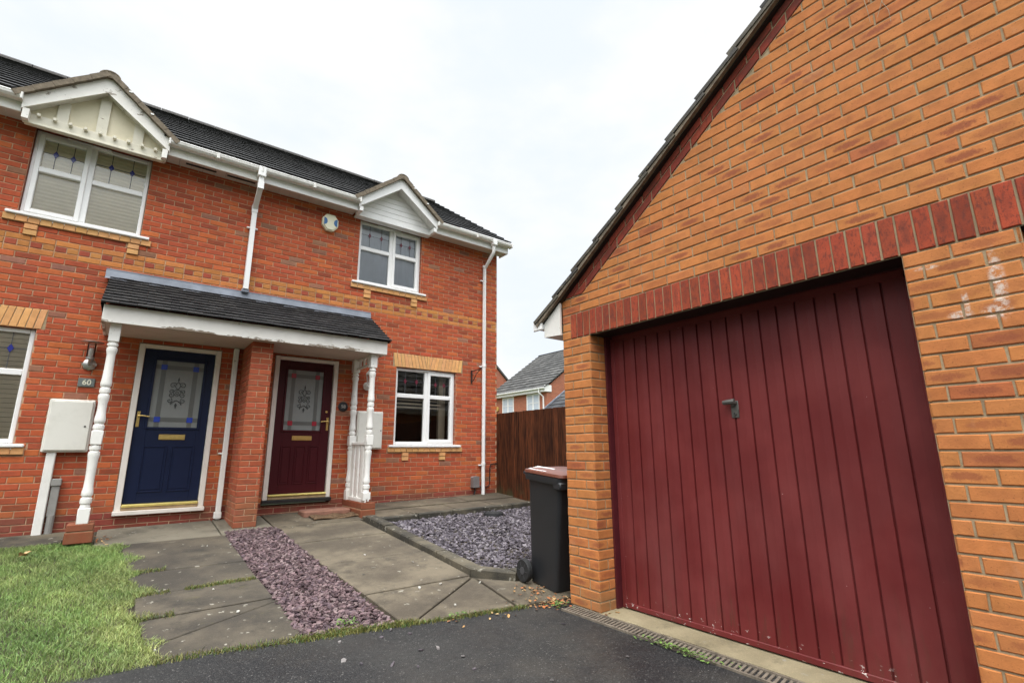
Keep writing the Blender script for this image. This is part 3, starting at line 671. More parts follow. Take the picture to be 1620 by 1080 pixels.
# --- windows
def window(house, x0, x1, z0, z1, xm, zt, sash, dia, back, label=None):
    yo = 8.055; yi = yo+.07; fw = .052; zb = z0+.065
    fr = MB()
    fr.box(x0+.006, x0+fw, yo, yi, zb, z1-.004, ch=.006); fr.box(x1-fw, x1-.006, yo, yi, zb, z1-.004, ch=.006)
    fr.box(x0+fw, x1-fw, yo+.001, yi, z1-fw, z1-.005, ch=.006); fr.box(x0+fw, x1-fw, yo+.001, yi, zb+.001, zb+fw, ch=.006); fr.box(xm-.036, xm+.036, yo+.002, yi, zb+fw, z1-fw, ch=.006)
    w = fr.build('window', M_PVC, house, label=label)
    s = MB(); s.box(x0-.10, x1+.10, 7.945, yo+.01, z0+.022, z0+.060, ch=.008); s.box(x0-.02, x1+.02, 7.975, yo+.005, z0-.002, z0+.022); s.build('window_sill', M_PVC, w)
    lights = [(x0+fw, xm-.036, sash == 'L'), (xm+.036, x1-fw, sash == 'R')]
    for a, b, is_s in lights:
        sm = MB(); cm = MB(); c, d = zb+fw, z1-fw
        if is_s:
            e = .042
            sm.box(a-.012, a+e, yo-.016, yi-.01, c-.012, d+.012, ch=.006); sm.box(b-e, b+.012, yo-.016, yi-.01, c-.012, d+.012, ch=.006); sm.box(a+e, b-e, yo-.015, yi-.01, d-e, d+.012, ch=.006); sm.box(a+e, b-e, yo-.015, yi-.01, c-.012, c+e, ch=.006)
            a, b, c, d = a+e, b-e, c+e, d-e
        sm.box(a, b, yo+.004 if not is_s else yo-.012, yi-.012, zt-.035, zt+.035, ch=.006)
        gy = yo+.035
        for (p, q) in ((c, zt-.035), (zt+.035, d)): gl = MB(); gl.quad((a-.004, gy, p-.004), (b+.004, gy, p-.004), (b+.004, gy, q+.004), (a-.004, gy, q+.004)); gl.build('pane', M_GLASS, w)
        p, q = zt+.035, d; h = q-p; wd = b-a; zc = p+h*.56; t = .0065
        cm.box(a, b, gy-.004, gy-.001, zc-t/2, zc+t/2)
        for k in (.30, .72):
            xx = a+wd*k; cm.box(xx-t/2, xx+t/2, gy-.0045, gy-.0015, p, q)
            r1, r2 = .030, .052; vv = [(xx-r1, zc), (xx, zc-r2), (xx+r1, zc), (xx, zc+r2)]; dm = MB(); dm.prism(vv, (V3(0, gy-.005, 0), V3(1, 0, 0), V3(0, 0, 1), V3(0, -1, 0)), 0, .003); dm.build('glass_diamond', dia, w)
        sm.build('casement', M_PVC, w); cm.build('lead_strip', M_LEADCAME, w)
    v = MB(); v.box(xm-.28, xm+.17, yo-.022, yo+.01, z1-.030, z1-.010, ch=.004); v.build('trickle_vent', M_PVC, w)
    # room behind
    rm = MB(); X0, X1, Y1, Z0, Z1 = x0-.4, x1+.4, 10.2, z0-.4, z1+.25
    rm.add([(X0, yi+.09, Z0), (X1, yi+.09, Z0), (X1, Y1, Z0), (X0, Y1, Z0), (X0, yi+.09, Z1), (X1, yi+.09, Z1), (X1, Y1, Z1), (X0, Y1, Z1)], [(0, 1, 2, 3), (7, 6, 5, 4), (3, 2, 6, 7), (1, 5, 6, 2), (0, 3, 7, 4)])
    rm.quad((X0, yi+.09, Z0), (x0, yi+.09, Z0), (x0, yi+.09, Z1), (X0, yi+.09, Z1)); rm.quad((x1, yi+.09, Z0), (X1, yi+.09, Z0), (X1, yi+.09, Z1), (x1, yi+.09, Z1)); rm.quad((x0, yi+.09, z1), (x1, yi+.09, z1), (x1, yi+.09, Z1), (x0, yi+.09, Z1)); rm.quad((x0, yi+.09, Z0), (x1, yi+.09, Z0), (x1, yi+.09, z0), (x0, yi+.09, z0))
    rm.build('room_interior', M_DARK, w)
    b = MB(); by = yo+.05
    if back == 'pleat':
        n = 46
        for i in range(n): b.quad((x0+.03, by+.008*(i % 2), zb+(z1-zb)*i/n), (x1-.03, by+.008*(i % 2), zb+(z1-zb)*i/n), (x1-.03, by+.008*((i+1) % 2), zb+(z1-zb)*(i+1)/n), (x0+.03, by+.008*((i+1) % 2), zb+(z1-zb)*(i+1)/n))
        b.build('window_blind', M_BLIND, w)
    elif back == 'net':
        n = 60
        for i in range(n):
            f = lambda t: by+.012+.008*math.sin(t*31)+.003*math.sin(t*77); xa_, xb_ = x0+(x1-x0)*i/n, x0+(x1-x0)*(i+1)/n; b.quad((xa_, f(i/n), zb), (xb_, f((i+1)/n), zb), (xb_, f((i+1)/n), z1), (xa_, f(i/n), z1))
        b.build('reflection_curtain', M_NET, w, smooth=True)  # blue-grey sheet, its colour standing in for the sky's reflection
    elif back == 'slats':
        z = zb+.03
        while z < z1-.03: b.box(x0+.03, x1-.03, by-.006, by+.02, z, z+.050); z += .054
        b.build('window_blind', M_SLAT, w)
    elif back == 'raised':
        for i in range(3): b.box(x0+.05, x1-.22, by+.06, by+.09, zt-.075-i*.065, zt-.048-i*.065)
        b.box(x1-.20, x1-.06, by+.18, by+.24, zb, z1-.05); b.build('raised_blind', M_SLAT, w)
window(h58, 3.62, 4.83, .05, 1.455, 4.235, .965, 'R', M_REDG, 'raised')
window(h58, 2.815, 4.02, 2.80, 4.02, 3.43, 3.52, 'R', M_REDG, 'net')
window(h60, -1.385, -.185, 2.80, 4.02, -.81, 3.50, 'L', M_BLUEG, 'pleat')
window(h60, -2.22, -1.005, .05, 1.455, -1.61, .935, 'L', M_BLUEG, 'slats')
# --- doors
def spiral(cx, cz, r, turns, a0, sgn, n=16): return [(cx+r*(1-i/n*.8)*math.cos(a0+sgn*turns*6.283*i/n), cz+r*(1-i/n*.8)*math.sin(a0+sgn*turns*6.283*i/n)) for i in range(n+1)]
def door(house, x0, x1, z0, z1, mat, sq, hx, npan, glass, zletter, dark_sill):
    yo = 7.985; f = MB(); fw = .065
    f.box(x0, x0+fw, yo, 8.09, z0+.05, z1, ch=.005); f.box(x1-fw, x1, yo, 8.09, z0+.05, z1, ch=.005); f.box(x0+fw, x1-fw, yo+.001, 8.09, z1-fw*.8, z1-.001, ch=.005)
    fo = f.build('door_frame', M_FRAME, house)
    s = MB(); s.box(x0-.012, x1+.012, yo-.05, 8.05, z0, z0+.05, ch=.006); s.build('door_sill', M_BLACK if dark_sill else M_FRAME, fo)
    s = MB(); s.box(x0+fw, x1-fw, yo-.012, 8.04, z0+.051, z0+.090, ch=.006); s.build('weather_board', M_WBOARD, fo)
    s = MB(); s.box(x0+fw, x1-fw, yo-.03, 8.035, z0+.092, z0+.125, ch=.012); s.build('threshold', M_GOLD, fo)
    d = MB(); dy = 8.03; a, b, c, e = x0+fw+.004, x1-fw-.004, z0+.127, z1-fw*.8-.004; gx0, gx1, gz0, gz1 = glass
    d.box(a, gx0, dy, dy+.05, c, e, ch=.003); d.box(gx1, b, dy, dy+.05, c, e, ch=.003); d.box(gx0, gx1, dy+.0005, dy+.05, c, gz0); d.box(gx0, gx1, dy+.0005, dy+.05, gz1, e)
    def ring(x0_, x1_, z0_, z1_, t, h, y=dy):
        for (p, q, r, u) in ((x0_, x0_+t, z0_, z1_), (x1_-t, x1_, z0_, z1_), (x0_+t, x1_-t, z0_, z0_+t), (x0_+t, x1_-t, z1_-t, z1_)): d.box(p, q, y-h, y+.002, r, u, ch=.005)
    ring(gx0-.03, gx1+.03, gz0-.03, gz1+.03, .032, .012)
    pz0, pz1 = c+.13, zletter-.115; pw = (gx1-gx0+.06)
    for i in range(npan):
        w_ = pw/npan; p0 = gx0-.03+w_*i+.02; p1 = gx0-.03+w_*(i+1)-.02; ring(p0, p1, pz0, pz1, .018, .008); d.box(p0+.032, p1-.032, dy-.006, dy+.002, pz0+.032, pz1-.032, ch=.005)
    do = d.build('door', mat, house)
    g = MB(); g.quad((gx0, dy+.012, gz0), (gx1, dy+.012, gz0), (gx1, dy+.012, gz1), (gx0, dy+.012, gz1)); g.build('door_glass', M_FROST, do)
    g = MB(); w_, h_ = gx1-gx0, gz1-gz0; bw = .055; yb_ = dy+.0095; bx = [gx0+w_*.17, gx1-w_*.17]; bz = [gz0+h_*.115, gz1-h_*.10]
    for x in bx: g.box(x-bw/2, x+bw/2, yb_, yb_+.002, gz0, gz1)
    for z in bz: g.box(gx0, gx1, yb_-.0012, yb_+.001, z-bw/2, z+bw/2)
    g.build('etched_band', M_FROST2, do)
    for x in bx:
        for z in bz: g = MB(); g.box(x-.034, x+.034, yb_-.004, yb_-.0015, z-.034, z+.034); g.build('coloured_square', sq, do)
    g = MB(); mx, mz = (gx0+gx1)/2, gz0+h_*.52; yy = dy+.006
    T = lambda path, r=.0035: g.tube([(p[0], yy, p[1]) for p in path], r, 5)
    for sg in (1, -1):
        M = lambda ps: [(mx+sg*p[0], mz+p[1]) for p in ps]
        T(M(spiral(.055, .10, .040, 1.2, 2.6, -1))); T(M(spiral(.065, .015, .030, 1.2, 3.3, -1))); T(M(spiral(.065, -.03, .032, 1.1, 2.8, 1))); T(M(spiral(.075, -.105, .034, 1.2, 1.9, 1)))
        T(M([(0, .145), (.02, .12), (.028, .085), (.015, .06), (0, .045)])); T(M([(0, -.10), (.03, -.12), (.052, -.135), (.06, -.16)]), .005); T(M([(0, .02), (.02, 0), (0, -.025)])); T(M([(.0, .045), (.03, .03), (.05, .01), (.03, -.02), (.0, -.05)]))
    g.prism([(mx-.016, mz-.165), (mx, mz-.215), (mx+.016, mz-.165), (mx, mz-.135)], (V3(0, yy, 0), V3(1, 0, 0), V3(0, 0, 1), V3(0, -1, 0)), 0, .004); g.prism([(mx-.010, mz+.175), (mx, mz+.145), (mx+.010, mz+.175), (mx, mz+.215)], (V3(0, yy, 0), V3(1, 0, 0), V3(0, 0, 1), V3(0, -1, 0)), 0, .004)
    g.build('etched_ornament', M_ORN, do)
    l = MB(); xm = (gx0+gx1)/2+.01; l.box(xm-.145, xm+.145, dy-.012, dy+.001, zletter-.035, zletter+.035, ch=.005); l.box(xm-.125, xm+.125, dy-.017, dy-.011, zletter-.022, zletter+.022, ch=.003); l.build('letterbox', M_BRASS, do)
    h = MB(); sg = 1 if hx < mx else -1; h.box(hx-.018, hx+.018, dy-.008, dy+.001, .33, .53, ch=.003); h.tube([(hx, dy, .47), (hx, dy-.045, .47), (hx+sg*.03, dy-.052, .472), (hx+sg*.115, dy-.048, .462)], [.011, .009, .009, .007], 8); h.lathe([(.009, 0), (.009, .012)], (hx, dy-.012, .37), 10, 'y'); h.build('door_handle', M_BRASS, do, smooth=True)
    return do
door(h60, 0.0, .94, -.745, 1.41, M_BLUE, M_BLUEP, .10, 2, (.205, .755, .33, 1.215), .205, False)
d58 = door(h58, 1.655, 2.605, -.72, 1.435, M_BURG, M_REDP, 2.50, 3, (1.855, 2.395, .325, 1.245), .21, True)
mb = MB(); mb.lathe([(.018, 0), (.018, .006)], (2.475, 8.022, .62), 12, 'y'); mb.build('door_spyhole', M_BRASS, d58)
# --- eaves and roof
T35 = math.tan(math.radians(35)); C35 = math.cos(math.radians(35)); S35 = math.sin(math.radians(35))
YE_, ZE_ = 7.66, 4.225
def tiles(mb, O, U, S, Nn, length, slen, gauge, w, th, cols, stag=True, jit=.002, skip=None):
    n = math.ceil(slen/gauge-1e-6)
    for k in range(n):
        s0, s1 = k*gauge, min(k*gauge+gauge*1.2, slen); off = (w/2 if (stag and k % 2) else 0)
        m = math.ceil((length+off)/w)
        for j in range(m+1):
            a, b = max(0, j*w-off), min(length, (j+1)*w-off)
            if b-a < .01: continue
            if skip and skip(O+U*((a+b)/2)+S*(s0+.06)): continue
            dn = random.uniform(-jit, jit); ds = random.uniform(-jit, jit)*2; g = .0015; P = lambda u, s, h: tuple(O+U*u+S*s+Nn*(h+dn)); c = random.choice(cols); kk = random.uniform(.75, 1.3)
            lo, hi = th*1.05, 0.0
            vs = [P(a+g, s0+ds, lo), P(b-g, s0+ds, lo), P(b-g, s1, hi), P(a+g, s1, hi), P(a+g, s0+ds, lo+th), P(b-g, s0+ds, lo+th), P(b-g, s1, hi+th), P(a+g, s1, hi+th)]
            mb.add(vs, [(3, 2, 1, 0), (4, 5, 6, 7), (0, 1, 5, 4), (1, 2, 6, 5), (2, 3, 7, 6), (3, 0, 4, 7)], col=(c[0]*kk, c[1]*kk, c[2]*kk, 0))
def gab_skip(p):
    for cx, half, zap, zlow in ((-.757, .725, 4.835, 4.225), (3.405, .745, 4.855, 4.24)):
        if p.y < 7.86 and abs(p.x-cx) < half+.07: return True
        if abs(p.x-cx) < half-.03 and p.z < zap-(zap-zlow)/half*abs(p.x-cx)-.06: return True
    return False
CH = [(.013, .0125, .0125), (.010, .0095, .0095), (.018, .017, .016)]
YRG = 11.15
SL = (YRG-YE_)/C35; ZR = ZE_+(YRG-YE_)*T35
def halfpipe(mb, p, q, r, n=8, seg=.45, flat=0):
    P, Q = Vector(p), Vector(q); L = (Q-P).length; m = max(1, round(L/seg)); d = (Q-P)/m; a = d.cross(V3(0, 0, 1)).normalized(); up = a.cross(d).normalized()
    for i in range(m):
        s, e = P+d*i+d*.01, P+d*(i+1)-d*.01; rr = r*(1+random.uniform(-.02, .02)); vs = []
        for o in (s, e):
            for rad in (rr, rr-.016):
                for j in range(n+1): w = math.pi*j/n; vs.append(tuple(o+a*math.cos(w)*rad+up*math.sin(w)*rad*.85))
        k = n+1; fs = [(j, j+1, 2*k+j+1, 2*k+j) for j in range(n)]+[(k+j+1, k+j, 3*k+j, 3*k+j+1) for j in range(n)]+[(j+1, j, k+j, k+j+1) for j in range(n)]+[(2*k+j, 2*k+j+1, 3*k+j+1, 3*k+j) for j in range(n)]
        b = random.uniform(.8, 1.2); mb.add(vs, fs, col=(.05*b, .045*b, .04*b, 0))
def gutter(mb, x0, x1, y, z, e0=True, e1=True):
    pr = [(-.060, .0), (-.064, -.012), (-.060, -.016), (-.056, -.045), (-.035, -.072), (.0, -.080), (.05, -.075), (.05, .0), (.044, .0), (.044, -.066), (0, -.072), (-.03, -.064), (-.050, -.04), (-.054, 0)]
    n = len(pr); vs = [(x0, y+p[0], z+p[1]) for p in pr]+[(x1, y+p[0], z+p[1]) for p in pr]; mb.add(vs, [(i, (i+1) % n, n+(i+1) % n, n+i)[::-1] for i in range(n)])
    for x, e, sg in ((x0, e0, -1), (x1, e1, 1)):
        if e: mb.box(x-.012, x+.012, y-.069, y+.052, z-.086, z+.003, ch=.006)
    m = int((x1-x0)/.9)
    for i in range(1, m+1): xx = x0+(x1-x0)*i/(m+1); mb.box(xx-.02, xx+.02, y-.068, y+.052, z-.086, z+.004, ch=.005)
FY = 7.725
def eave(house, x0, x1, s0, s1, vent=False):
    mb = MB(); mb.box(x0, x1, FY, FY+.02, 4.025, 4.275, ch=.003); mb.build('fascia', M_PVC if house is h58 else M_WP, house)
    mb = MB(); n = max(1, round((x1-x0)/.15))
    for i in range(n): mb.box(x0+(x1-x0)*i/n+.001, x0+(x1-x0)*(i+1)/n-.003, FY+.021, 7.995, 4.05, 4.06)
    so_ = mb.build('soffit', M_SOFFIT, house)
    if vent:
        for xx in (x0+.22, x0+.74): m2 = MB(); m2.box(xx, xx+.38, FY+.12, FY+.165, 4.044, 4.0495); m2.build('soffit_vent', M_BLACK, so_)
    mb = MB(); gutter(mb, x0-s0, x1+s1, 7.665, 4.218); mb.build('gutter', M_GUT, house)
eave(h60, -4.0, -1.50, 0, 0); eave(h60, -.03, XS-.002, .0, -.003, True); eave(h58, XS+.002, 2.66, -.003, 0); eave(h58, 4.16, 5.85, 0, .05)
mb = MB(); mb.box(5.85, 5.87, FY-.001, 8.02, 4.023, 4.36); mb.build('box_end', M_PVC, h58)
for house, xa, xb in ((h60, -4.0, XS), (h58, XS, 5.90)):
    mb = MB(); S = V3(0, C35, S35); Nn = V3(0, -S35, C35)
    if house is h58: tiles(mb, V3(xa, YE_, ZE_), V3(1, 0, 0), S, Nn, xb-xa, SL, .32, .30, .026, CH, False, skip=gab_skip)
    else: tiles(mb, V3(xb-17*.30-.04, YE_, ZE_), V3(1, 0, 0), S, Nn, 17*.30+.04, SL, .32, .30, .026, CH, False, skip=gab_skip)
    mb.add([(xa, YRG, ZR-.02), (xb, YRG, ZR-.02), (xb, 14.7, ZR-3.55*T35), (xa, 14.7, ZR-3.55*T35)], [(0, 1, 2, 3)], col=(.024, .023, .023, 0)); r = mb.build('roof', M_TILE, house, color=True)
    mb = MB(); halfpipe(mb, (xa, YRG, ZR-.02), (xb, YRG, ZR-.02), .12); mb.build('ridge_tile', M_TILE, r, color=True)
# gablets
def gablet(house, cx, half, zap, zlow, zbot, yp, panel, board, timber, mt):
    yf = 7.655; sl = (zap-zlow)/half; bw = .225 if timber else .205; fr = (V3(0, yf, 0), V3(1, 0, 0), V3(0, 0, 1), V3(0, -1, 0))
    pm = MB(); hb = half-.02; zt = zap-bw*.6
    pm.add([(cx-hb, yp, zbot), (cx+hb, yp, zbot), (cx+hb, yp, zlow-.10), (cx, yp, zap-.1), (cx-hb, yp, zlow-.10)], [(0, 1, 2, 3, 4)])
    if not timber:
        z = zbot+.005
        while z < zap-.15: wd = hb if z < zlow-.1 else (zap-.1-z)/((zap-zlow)/hb); pm.box(cx-wd, cx+wd, yp-.014, yp-.001, z, z+.092, ch=.004); z += .095
    gp = pm.build('gablet', panel, house)
    bm_ = MB()
    for sg in (1, -1):
        xl = cx+sg*(half+.01); p = [(cx, zap-bw), (xl, zlow-bw*.8), (xl, zlow), (cx, zap)]
        if sg < 0: p = p[::-1]
        bm_.prism(p, fr, -.022, 0.)
        # drop end
        bm_.box(xl-sg*.045-.03, xl-sg*.045+.03, yf+.001, yp-.001, zbot-.02, zlow-bw*.75)
        # under-barge soffit
        q = [(xl, yf+.022, zlow-bw*.78), (cx, yf+.022, zap-bw*.98), (cx, yp+.001, zap-bw*.98), (xl, yp+.001, zlow-bw*.78)]
        n = 7
        for i in range(n):
            y0_, y1_ = yf+.023+(yp-yf-.023)*i/n, yf+.021+(yp-yf-.023)*(i+1)/n; bm_.add([(xl, y0_, zlow-bw*.8+.012), (cx, y0_, zap-bw+.012), (cx, y1_, zap-bw+.012), (xl, y1_, zlow-bw*.8+.012)], [(0, 1, 2, 3)])
    bm_.build('bargeboard', board, gp)
    t = MB()
    if timber:
        for x, z1_ in ((cx-.38, zlow+.12), (cx, zap-.15), (cx+.38, zlow+.12)): t.box(x-.055, x+.055, yp-.028, yp-.001, zbot+.10, z1_)
        t.box(cx-hb, cx+hb, yp-.034, yp-.002, zbot-.005, zbot+.11, ch=.006); t.box(cx-hb, cx+hb, yp-.055, yp+.02, zbot-.035, zbot-.006, ch=.006)
        t.build('mock_timber', M_CREAMB, gp)
        for i in range(9): t = MB(); x = cx-hb+.12+i*(2*hb-.24)/8; t.box(x-.018, x+.018, yp-.085, yp-.035, zbot+.075, zbot+.115, ch=.006); t.build('peg', M_CREAMB, gp)
    else:
        t.box(cx-hb, cx+hb, yp-.03, 7.99, zbot-.03, zbot-.001, ch=.004); t.build('gablet_trim', M_PVC, gp)
    yback = YE_+(zap+.06-ZE_)/T35+.25; r = MB(); ang = math.atan(sl); sl_len = half/math.cos(ang)+.10
    for sg in (1, -1):
        S = V3(-sg*math.cos(ang), 0, math.sin(ang)); Nn = V3(sg*math.sin(ang), 0, math.cos(ang)); U = V3(0, 1, 0) if sg > 0 else V3(0, -1, 0); y0_ = yf-.05 if sg > 0 else yback
        O = V3(cx+sg*(half+.075), y0_, zlow-.062+.012); tiles(r, O, U, S, Nn, yback-yf+.05, sl_len-.02, .25, .3, .018, CH, False)
    gr = r.build('gablet_roof', M_TILE, gp, color=True)
    v = MB()
    for sg in (1, -1):
        S = V3(-sg*math.cos(ang), 0, math.sin(ang)); Nn = V3(sg*math.sin(ang), 0, math.cos(ang)); O = V3(cx+sg*(half+.075), 0, zlow-.062)
        for i in range(5):
            a, b = sl_len*i/5, sl_len*(i+1)/5-.004; k = 0.
            pts = [O+S*a-Nn*(.002+k), O+S*b-Nn*.006, O+S*b+Nn*.058, O+S*a+Nn*(.064+k)]; vs = [(p.x, yf-.055, p.z) for p in pts]+[(p.x, yf+.05, p.z) for p in pts]
            v.add(vs, [(0, 1, 2, 3), (7, 6, 5, 4), (0, 4, 5, 1), (1, 5, 6, 2), (2, 6, 7, 3), (3, 7, 4, 0)] if sg > 0 else [(3, 2, 1, 0), (4, 5, 6, 7), (1, 5, 4, 0), (2, 6, 5, 1), (3, 7, 6, 2), (0, 4, 7, 3)])
    halfpipe(v, (cx, yf-.06, zap-.03), (cx, yback, zap-.03), .115); v.prism([(.112*math.cos(math.pi*i/10), .095*math.sin(math.pi*i/10)) for i in range(11)], (V3(cx, yf-.05, zap-.03), V3(1, 0, 0), V3(0, 0, 1), V3(0, -1, 0)), -.05, 0); v.build('gablet_verge', M_VERGE, gp, smooth=True)
    for d in (.30, .66): c = MB(); x = cx+half*d; c.box(x-.006, x+.030, yf-.062, yf-.03, zap-sl*half*d+.035, zap-sl*half*d+.055); c.build('verge_clip', M_PVC, gp)
gablet(h60, -.757, .725, 4.835, 4.225, 3.95, 7.79, M_CREAM, M_PEELB, True, None)
gablet(h58, 3.405, .745, 4.855, 4.24, 4.03, 7.87, M_PVC, M_PVC, False, None)
# downpipes
def downpipe(house, x, square, zbot, xoff=0.):
    m = MB()
    if square:
        m.box(x-.055, x+.055, 7.60, 7.715, 4.06, 4.225, ch=.012); path = [(x, 7.66, 4.06), (x, 7.66, 3.86), (x, 7.95, 3.66), (x, 7.95, zbot)]; w = .034
        def bx(p, q, s0=w):
            P, Q = Vector(p), Vector(q); d = (Q-P).normalized(); a = V3(1, 0, 0); b = d.cross(a).normalized(); vs = [tuple(o+a*i*s0+b*j*s0) for o in (P, Q) for i, j in ((-1, -1), (1, -1), (1, 1), (-1, 1))]; m.add(vs, [(0, 1, 2, 3)[::-1], (4, 5, 6, 7), (0, 1, 5, 4), (1, 2, 6, 5), (2, 3, 7, 6), (3, 0, 4, 7)])
        bx((x, 7.66, 4.10), (x, 7.66, 3.87)); bx((x, 7.655, 3.90), (x, 7.955, 3.66)); bx((x, 7.951, 3.70), (x, 7.951, zbot)); bx((x, 7.66, 3.99), (x, 7.66, 3.87), .040); bx((x, 7.951, 3.72), (x, 7.951, 3.60), .040)
        for z in (3.35,): m.box(x-.075, x+.075, 7.955, 7.99, z-.012, z+.012, ch=.004)
    else:
        m.box(x-.05+xoff, x+.06+xoff, 7.60, 7.715, 4.08, 4.225, ch=.015); m.tube([(x+xoff, 7.66, 4.12), (x+xoff, 7.66, 3.96), (x+xoff*.8, 7.70, 3.90), (x+.01, 7.90, 3.72), (x, 7.945, 3.66), (x, 7.945, zbot+.1), (x, 7.945, zbot)], .034, 14)
        for z in (3.68, 1.62, -.26): m.lathe([(.034, 0), (.042, .0), (.042, .05), (.034, .05)], (x, 7.945, z), 14)
        for z in (1.62, -.26, 3.4): m.box(x-.085, x+.06, 7.96, 7.995, z-.010, z+.014, ch=.004)
    m.build('downpipe', M_PVC, house, smooth=not square)
downpipe(h60, XS, True, 2.37); downpipe(h58, 5.43, False, -.80, .03)
mb = MB(); mb.box(1.085, 1.150, 7.925, 7.992, -.87, 1.46, ch=.008); mb.box(1.04, 1.16, 7.96, 7.993, -.02, .0, ch=.003); mb.box(1.07, 1.16, 7.92, 7.992, -.86, -.78, ch=.006); mb.build('downpipe', M_WP, h60)
mb = MB(); mb.box(XS-.05, XS+.05, 7.93, 7.99, 2.315, 2.375, ch=.01); mb.build('lead_shoe', M_LEAD, h60)

# ------------------------------------------------------------------ porch shared by both doors
po = thing('porch_canopy', (1.3, 7.6, -.9), 'long tiled porch canopy with peeling white fascia on brick pier and turned posts', 'porch')
PX0, PX1, PY = -.385, 3.05, 7.115
def pier_brick(k, i, u, v): return jc((.36, .085, .038), .14, .3 if random.random() < .4 else 0) if k > 3 else jc((.33, .10, .05), .15)
mb = MB(); a, b, y0 = 1.205, 1.468, 7.29
brickwork(mb, (V3(0, y0, 0), V3(1, 0, 0), V3(0, 0, 1), V3(0, -1, 0)), a, b, -.96, 1.47, [], pier_brick, vbase=VB, phase=a+.0)
brickwork(mb, (V3(a, 0, 0), V3(0, -1, 0), V3(0, 0, 1), V3(-1, 0, 0)), -7.995, -y0, -.96, 1.47, [], pier_brick, vbase=VB, phase=-y0+.1125)
brickwork(mb, (V3(b, 0, 0), V3(0, 1, 0), V3(0, 0, 1), V3(1, 0, 0)), y0, 7.995, -.96, 1.47, [], pier_brick, vbase=VB, phase=y0)
mb.build('brick_pier', [M_HB, M_HM], po, color=True)
mb = MB(); mb.box(PX0, PX1, PY, PY+.025, 1.462, 1.665, ch=.004); mb.box(PX0, PX0+.022, PY+.026, 7.99, 1.463, 1.66); mb.box(PX1-.022, PX1, PY+.026, 7.99, 1.463, 1.66); mb.build('fascia', M_PEEL, po)
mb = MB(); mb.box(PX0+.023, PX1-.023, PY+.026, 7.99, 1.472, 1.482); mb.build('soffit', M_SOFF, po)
ang = math.atan((2.235-1.66)/(7.985-7.05)); Sv = V3(0, math.cos(ang), math.sin(ang)); Nv = V3(0, -math.sin(ang), math.cos(ang))
mb = MB(); tiles(mb, V3(PX0-.03, 7.05, 1.648), V3(1, 0, 0), Sv, Nv, PX1-PX0+.065, .94/math.cos(ang), .112, .165, .019, [(.014, .0135, .0135), (.010, .0095, .0095), (.02, .019, .018)], True, .002)
for x, sg in ((PX0-.028, -1), (PX1+.032, 1)): mb.add([(x, 7.06, 1.655), (x, 7.985, 2.22), (x, 7.985, 1.655)], [(0, 1, 2)], col=(.02, .02, .02, 0))
mb.build('porch_roof', M_PTILE, po, color=True)
mb = MB(); fx0, fx1 = -.47, 3.09; n = 40
for i in range(n):
    xa_, xb_ = fx0+(fx1-fx0)*i/n, fx0+(fx1-fx0)*(i+1)/n; w0, w1 = .006*math.sin(i*1.3), .006*math.sin((i+1)*1.3)
    mb.quad((xa_, 7.986, 2.335), (xa_, 7.97, 2.225), (xb_, 7.97, 2.225), (xb_, 7.986, 2.335)); mb.quad((xa_, 7.97, 2.225), (xa_, 7.86, 2.178+w0), (xb_, 7.86, 2.178+w1), (xb_, 7.97, 2.225))
mb.box(fx0, fx1, 7.982, 7.994, 2.33, 2.345); mb.build('lead_flashing', M_LEAD, po, smooth=True)
def post(x, y, zb, label=None, broken=False):
    m = MB(); h = .052
    m.box(x-h, x+h, y-h, y+h, 1.26, 1.471, ch=.004); m.box(x-h, x+h, y-h, y+h, .095, .25, ch=.006)
    if broken:
        m.box(x-h, x+h, y-h, y+h, -.655, -.575, ch=.004)
        for i, t in enumerate((.03, .06, .015, .045, .02)): m.box(x-h+.021*i, x-h+.021*i+.019, y-h, y+h, -.655-t, -.65)
    else: m.box(x-h, x+h, y-h, y+h, zb, -.575, ch=.005)
    up = [(.040, 1.262), (.040, 1.245), (.051, 1.238), (.053, 1.225), (.051, 1.212), (.040, 1.205), (.040, 1.195), (.050, 1.188), (.052, 1.165), (.050, 1.145), (.043, 1.12), (.041, 1.10), (.042, .95), (.046, .84), (.051, .79), (.052, .765), (.050, .745), (.041, .735), (.041, .725), (.050, .718), (.052, .695), (.050, .672), (.041, .665), (.041, .655), (.051, .645), (.053, .62), (.050, .595), (.042, .55), (.041, .48), (.045, .42), (.051, .38), (.052, .355), (.049, .335), (.040, .325), (.040, .315), (.051, .305), (.053, .285), (.051, .265), (.040, .258), (.040, .249)]
    m.lathe([(r, z) for r, z in up][::-1], (x, y, 0), 20)
    lo = [(.040, .096), (.040, .088), (.051, .08), (.053, .06), (.051, .04), (.040, .032), (.040, .024), (.051, .016), (.053, -.012), (.050, -.04), (.047, -.06), (.042, -.18), (.041, -.28), (.043, -.36), (.050, -.40), (.052, -.425), (.050, -.445), (.040, -.455), (.040, -.465), (.051, -.475), (.053, -.50), (.051, -.525), (.040, -.535), (.045, -.55), (.045, -.576)]
    m.lathe(lo[::-1], (x, y, 0), 20)
    return m.build('porch_post', M_WP, po, smooth=True, label=label)
post(-.25, 7.25, -.735); post(2.885, 7.25, -.72, 'post with rotten splintered foot', True); post(2.862, 7.90, -.72)
m = MB(); xr = 2.874
m.box(xr-.03, xr+.03, 7.303, 7.847, .10, .145, ch=.006); m.box(xr-.035, xr+.035, 7.303, 7.847, -.72, -.665, ch=.006)
for i in range(3): y = 7.37+i*.185; m.box(xr-.014, xr+.014, y, y+.11, -.664, .099, ch=.004)
m.build('side_rail', M_WP, po)
m = MB(); m.box(xr-.02, xr+.02, 7.303, 7.847, 1.30, 1.335, ch=.004); m.box(xr-.02, xr+.02, 7.303, 7.847, 1.44, 1.47, ch=.004)
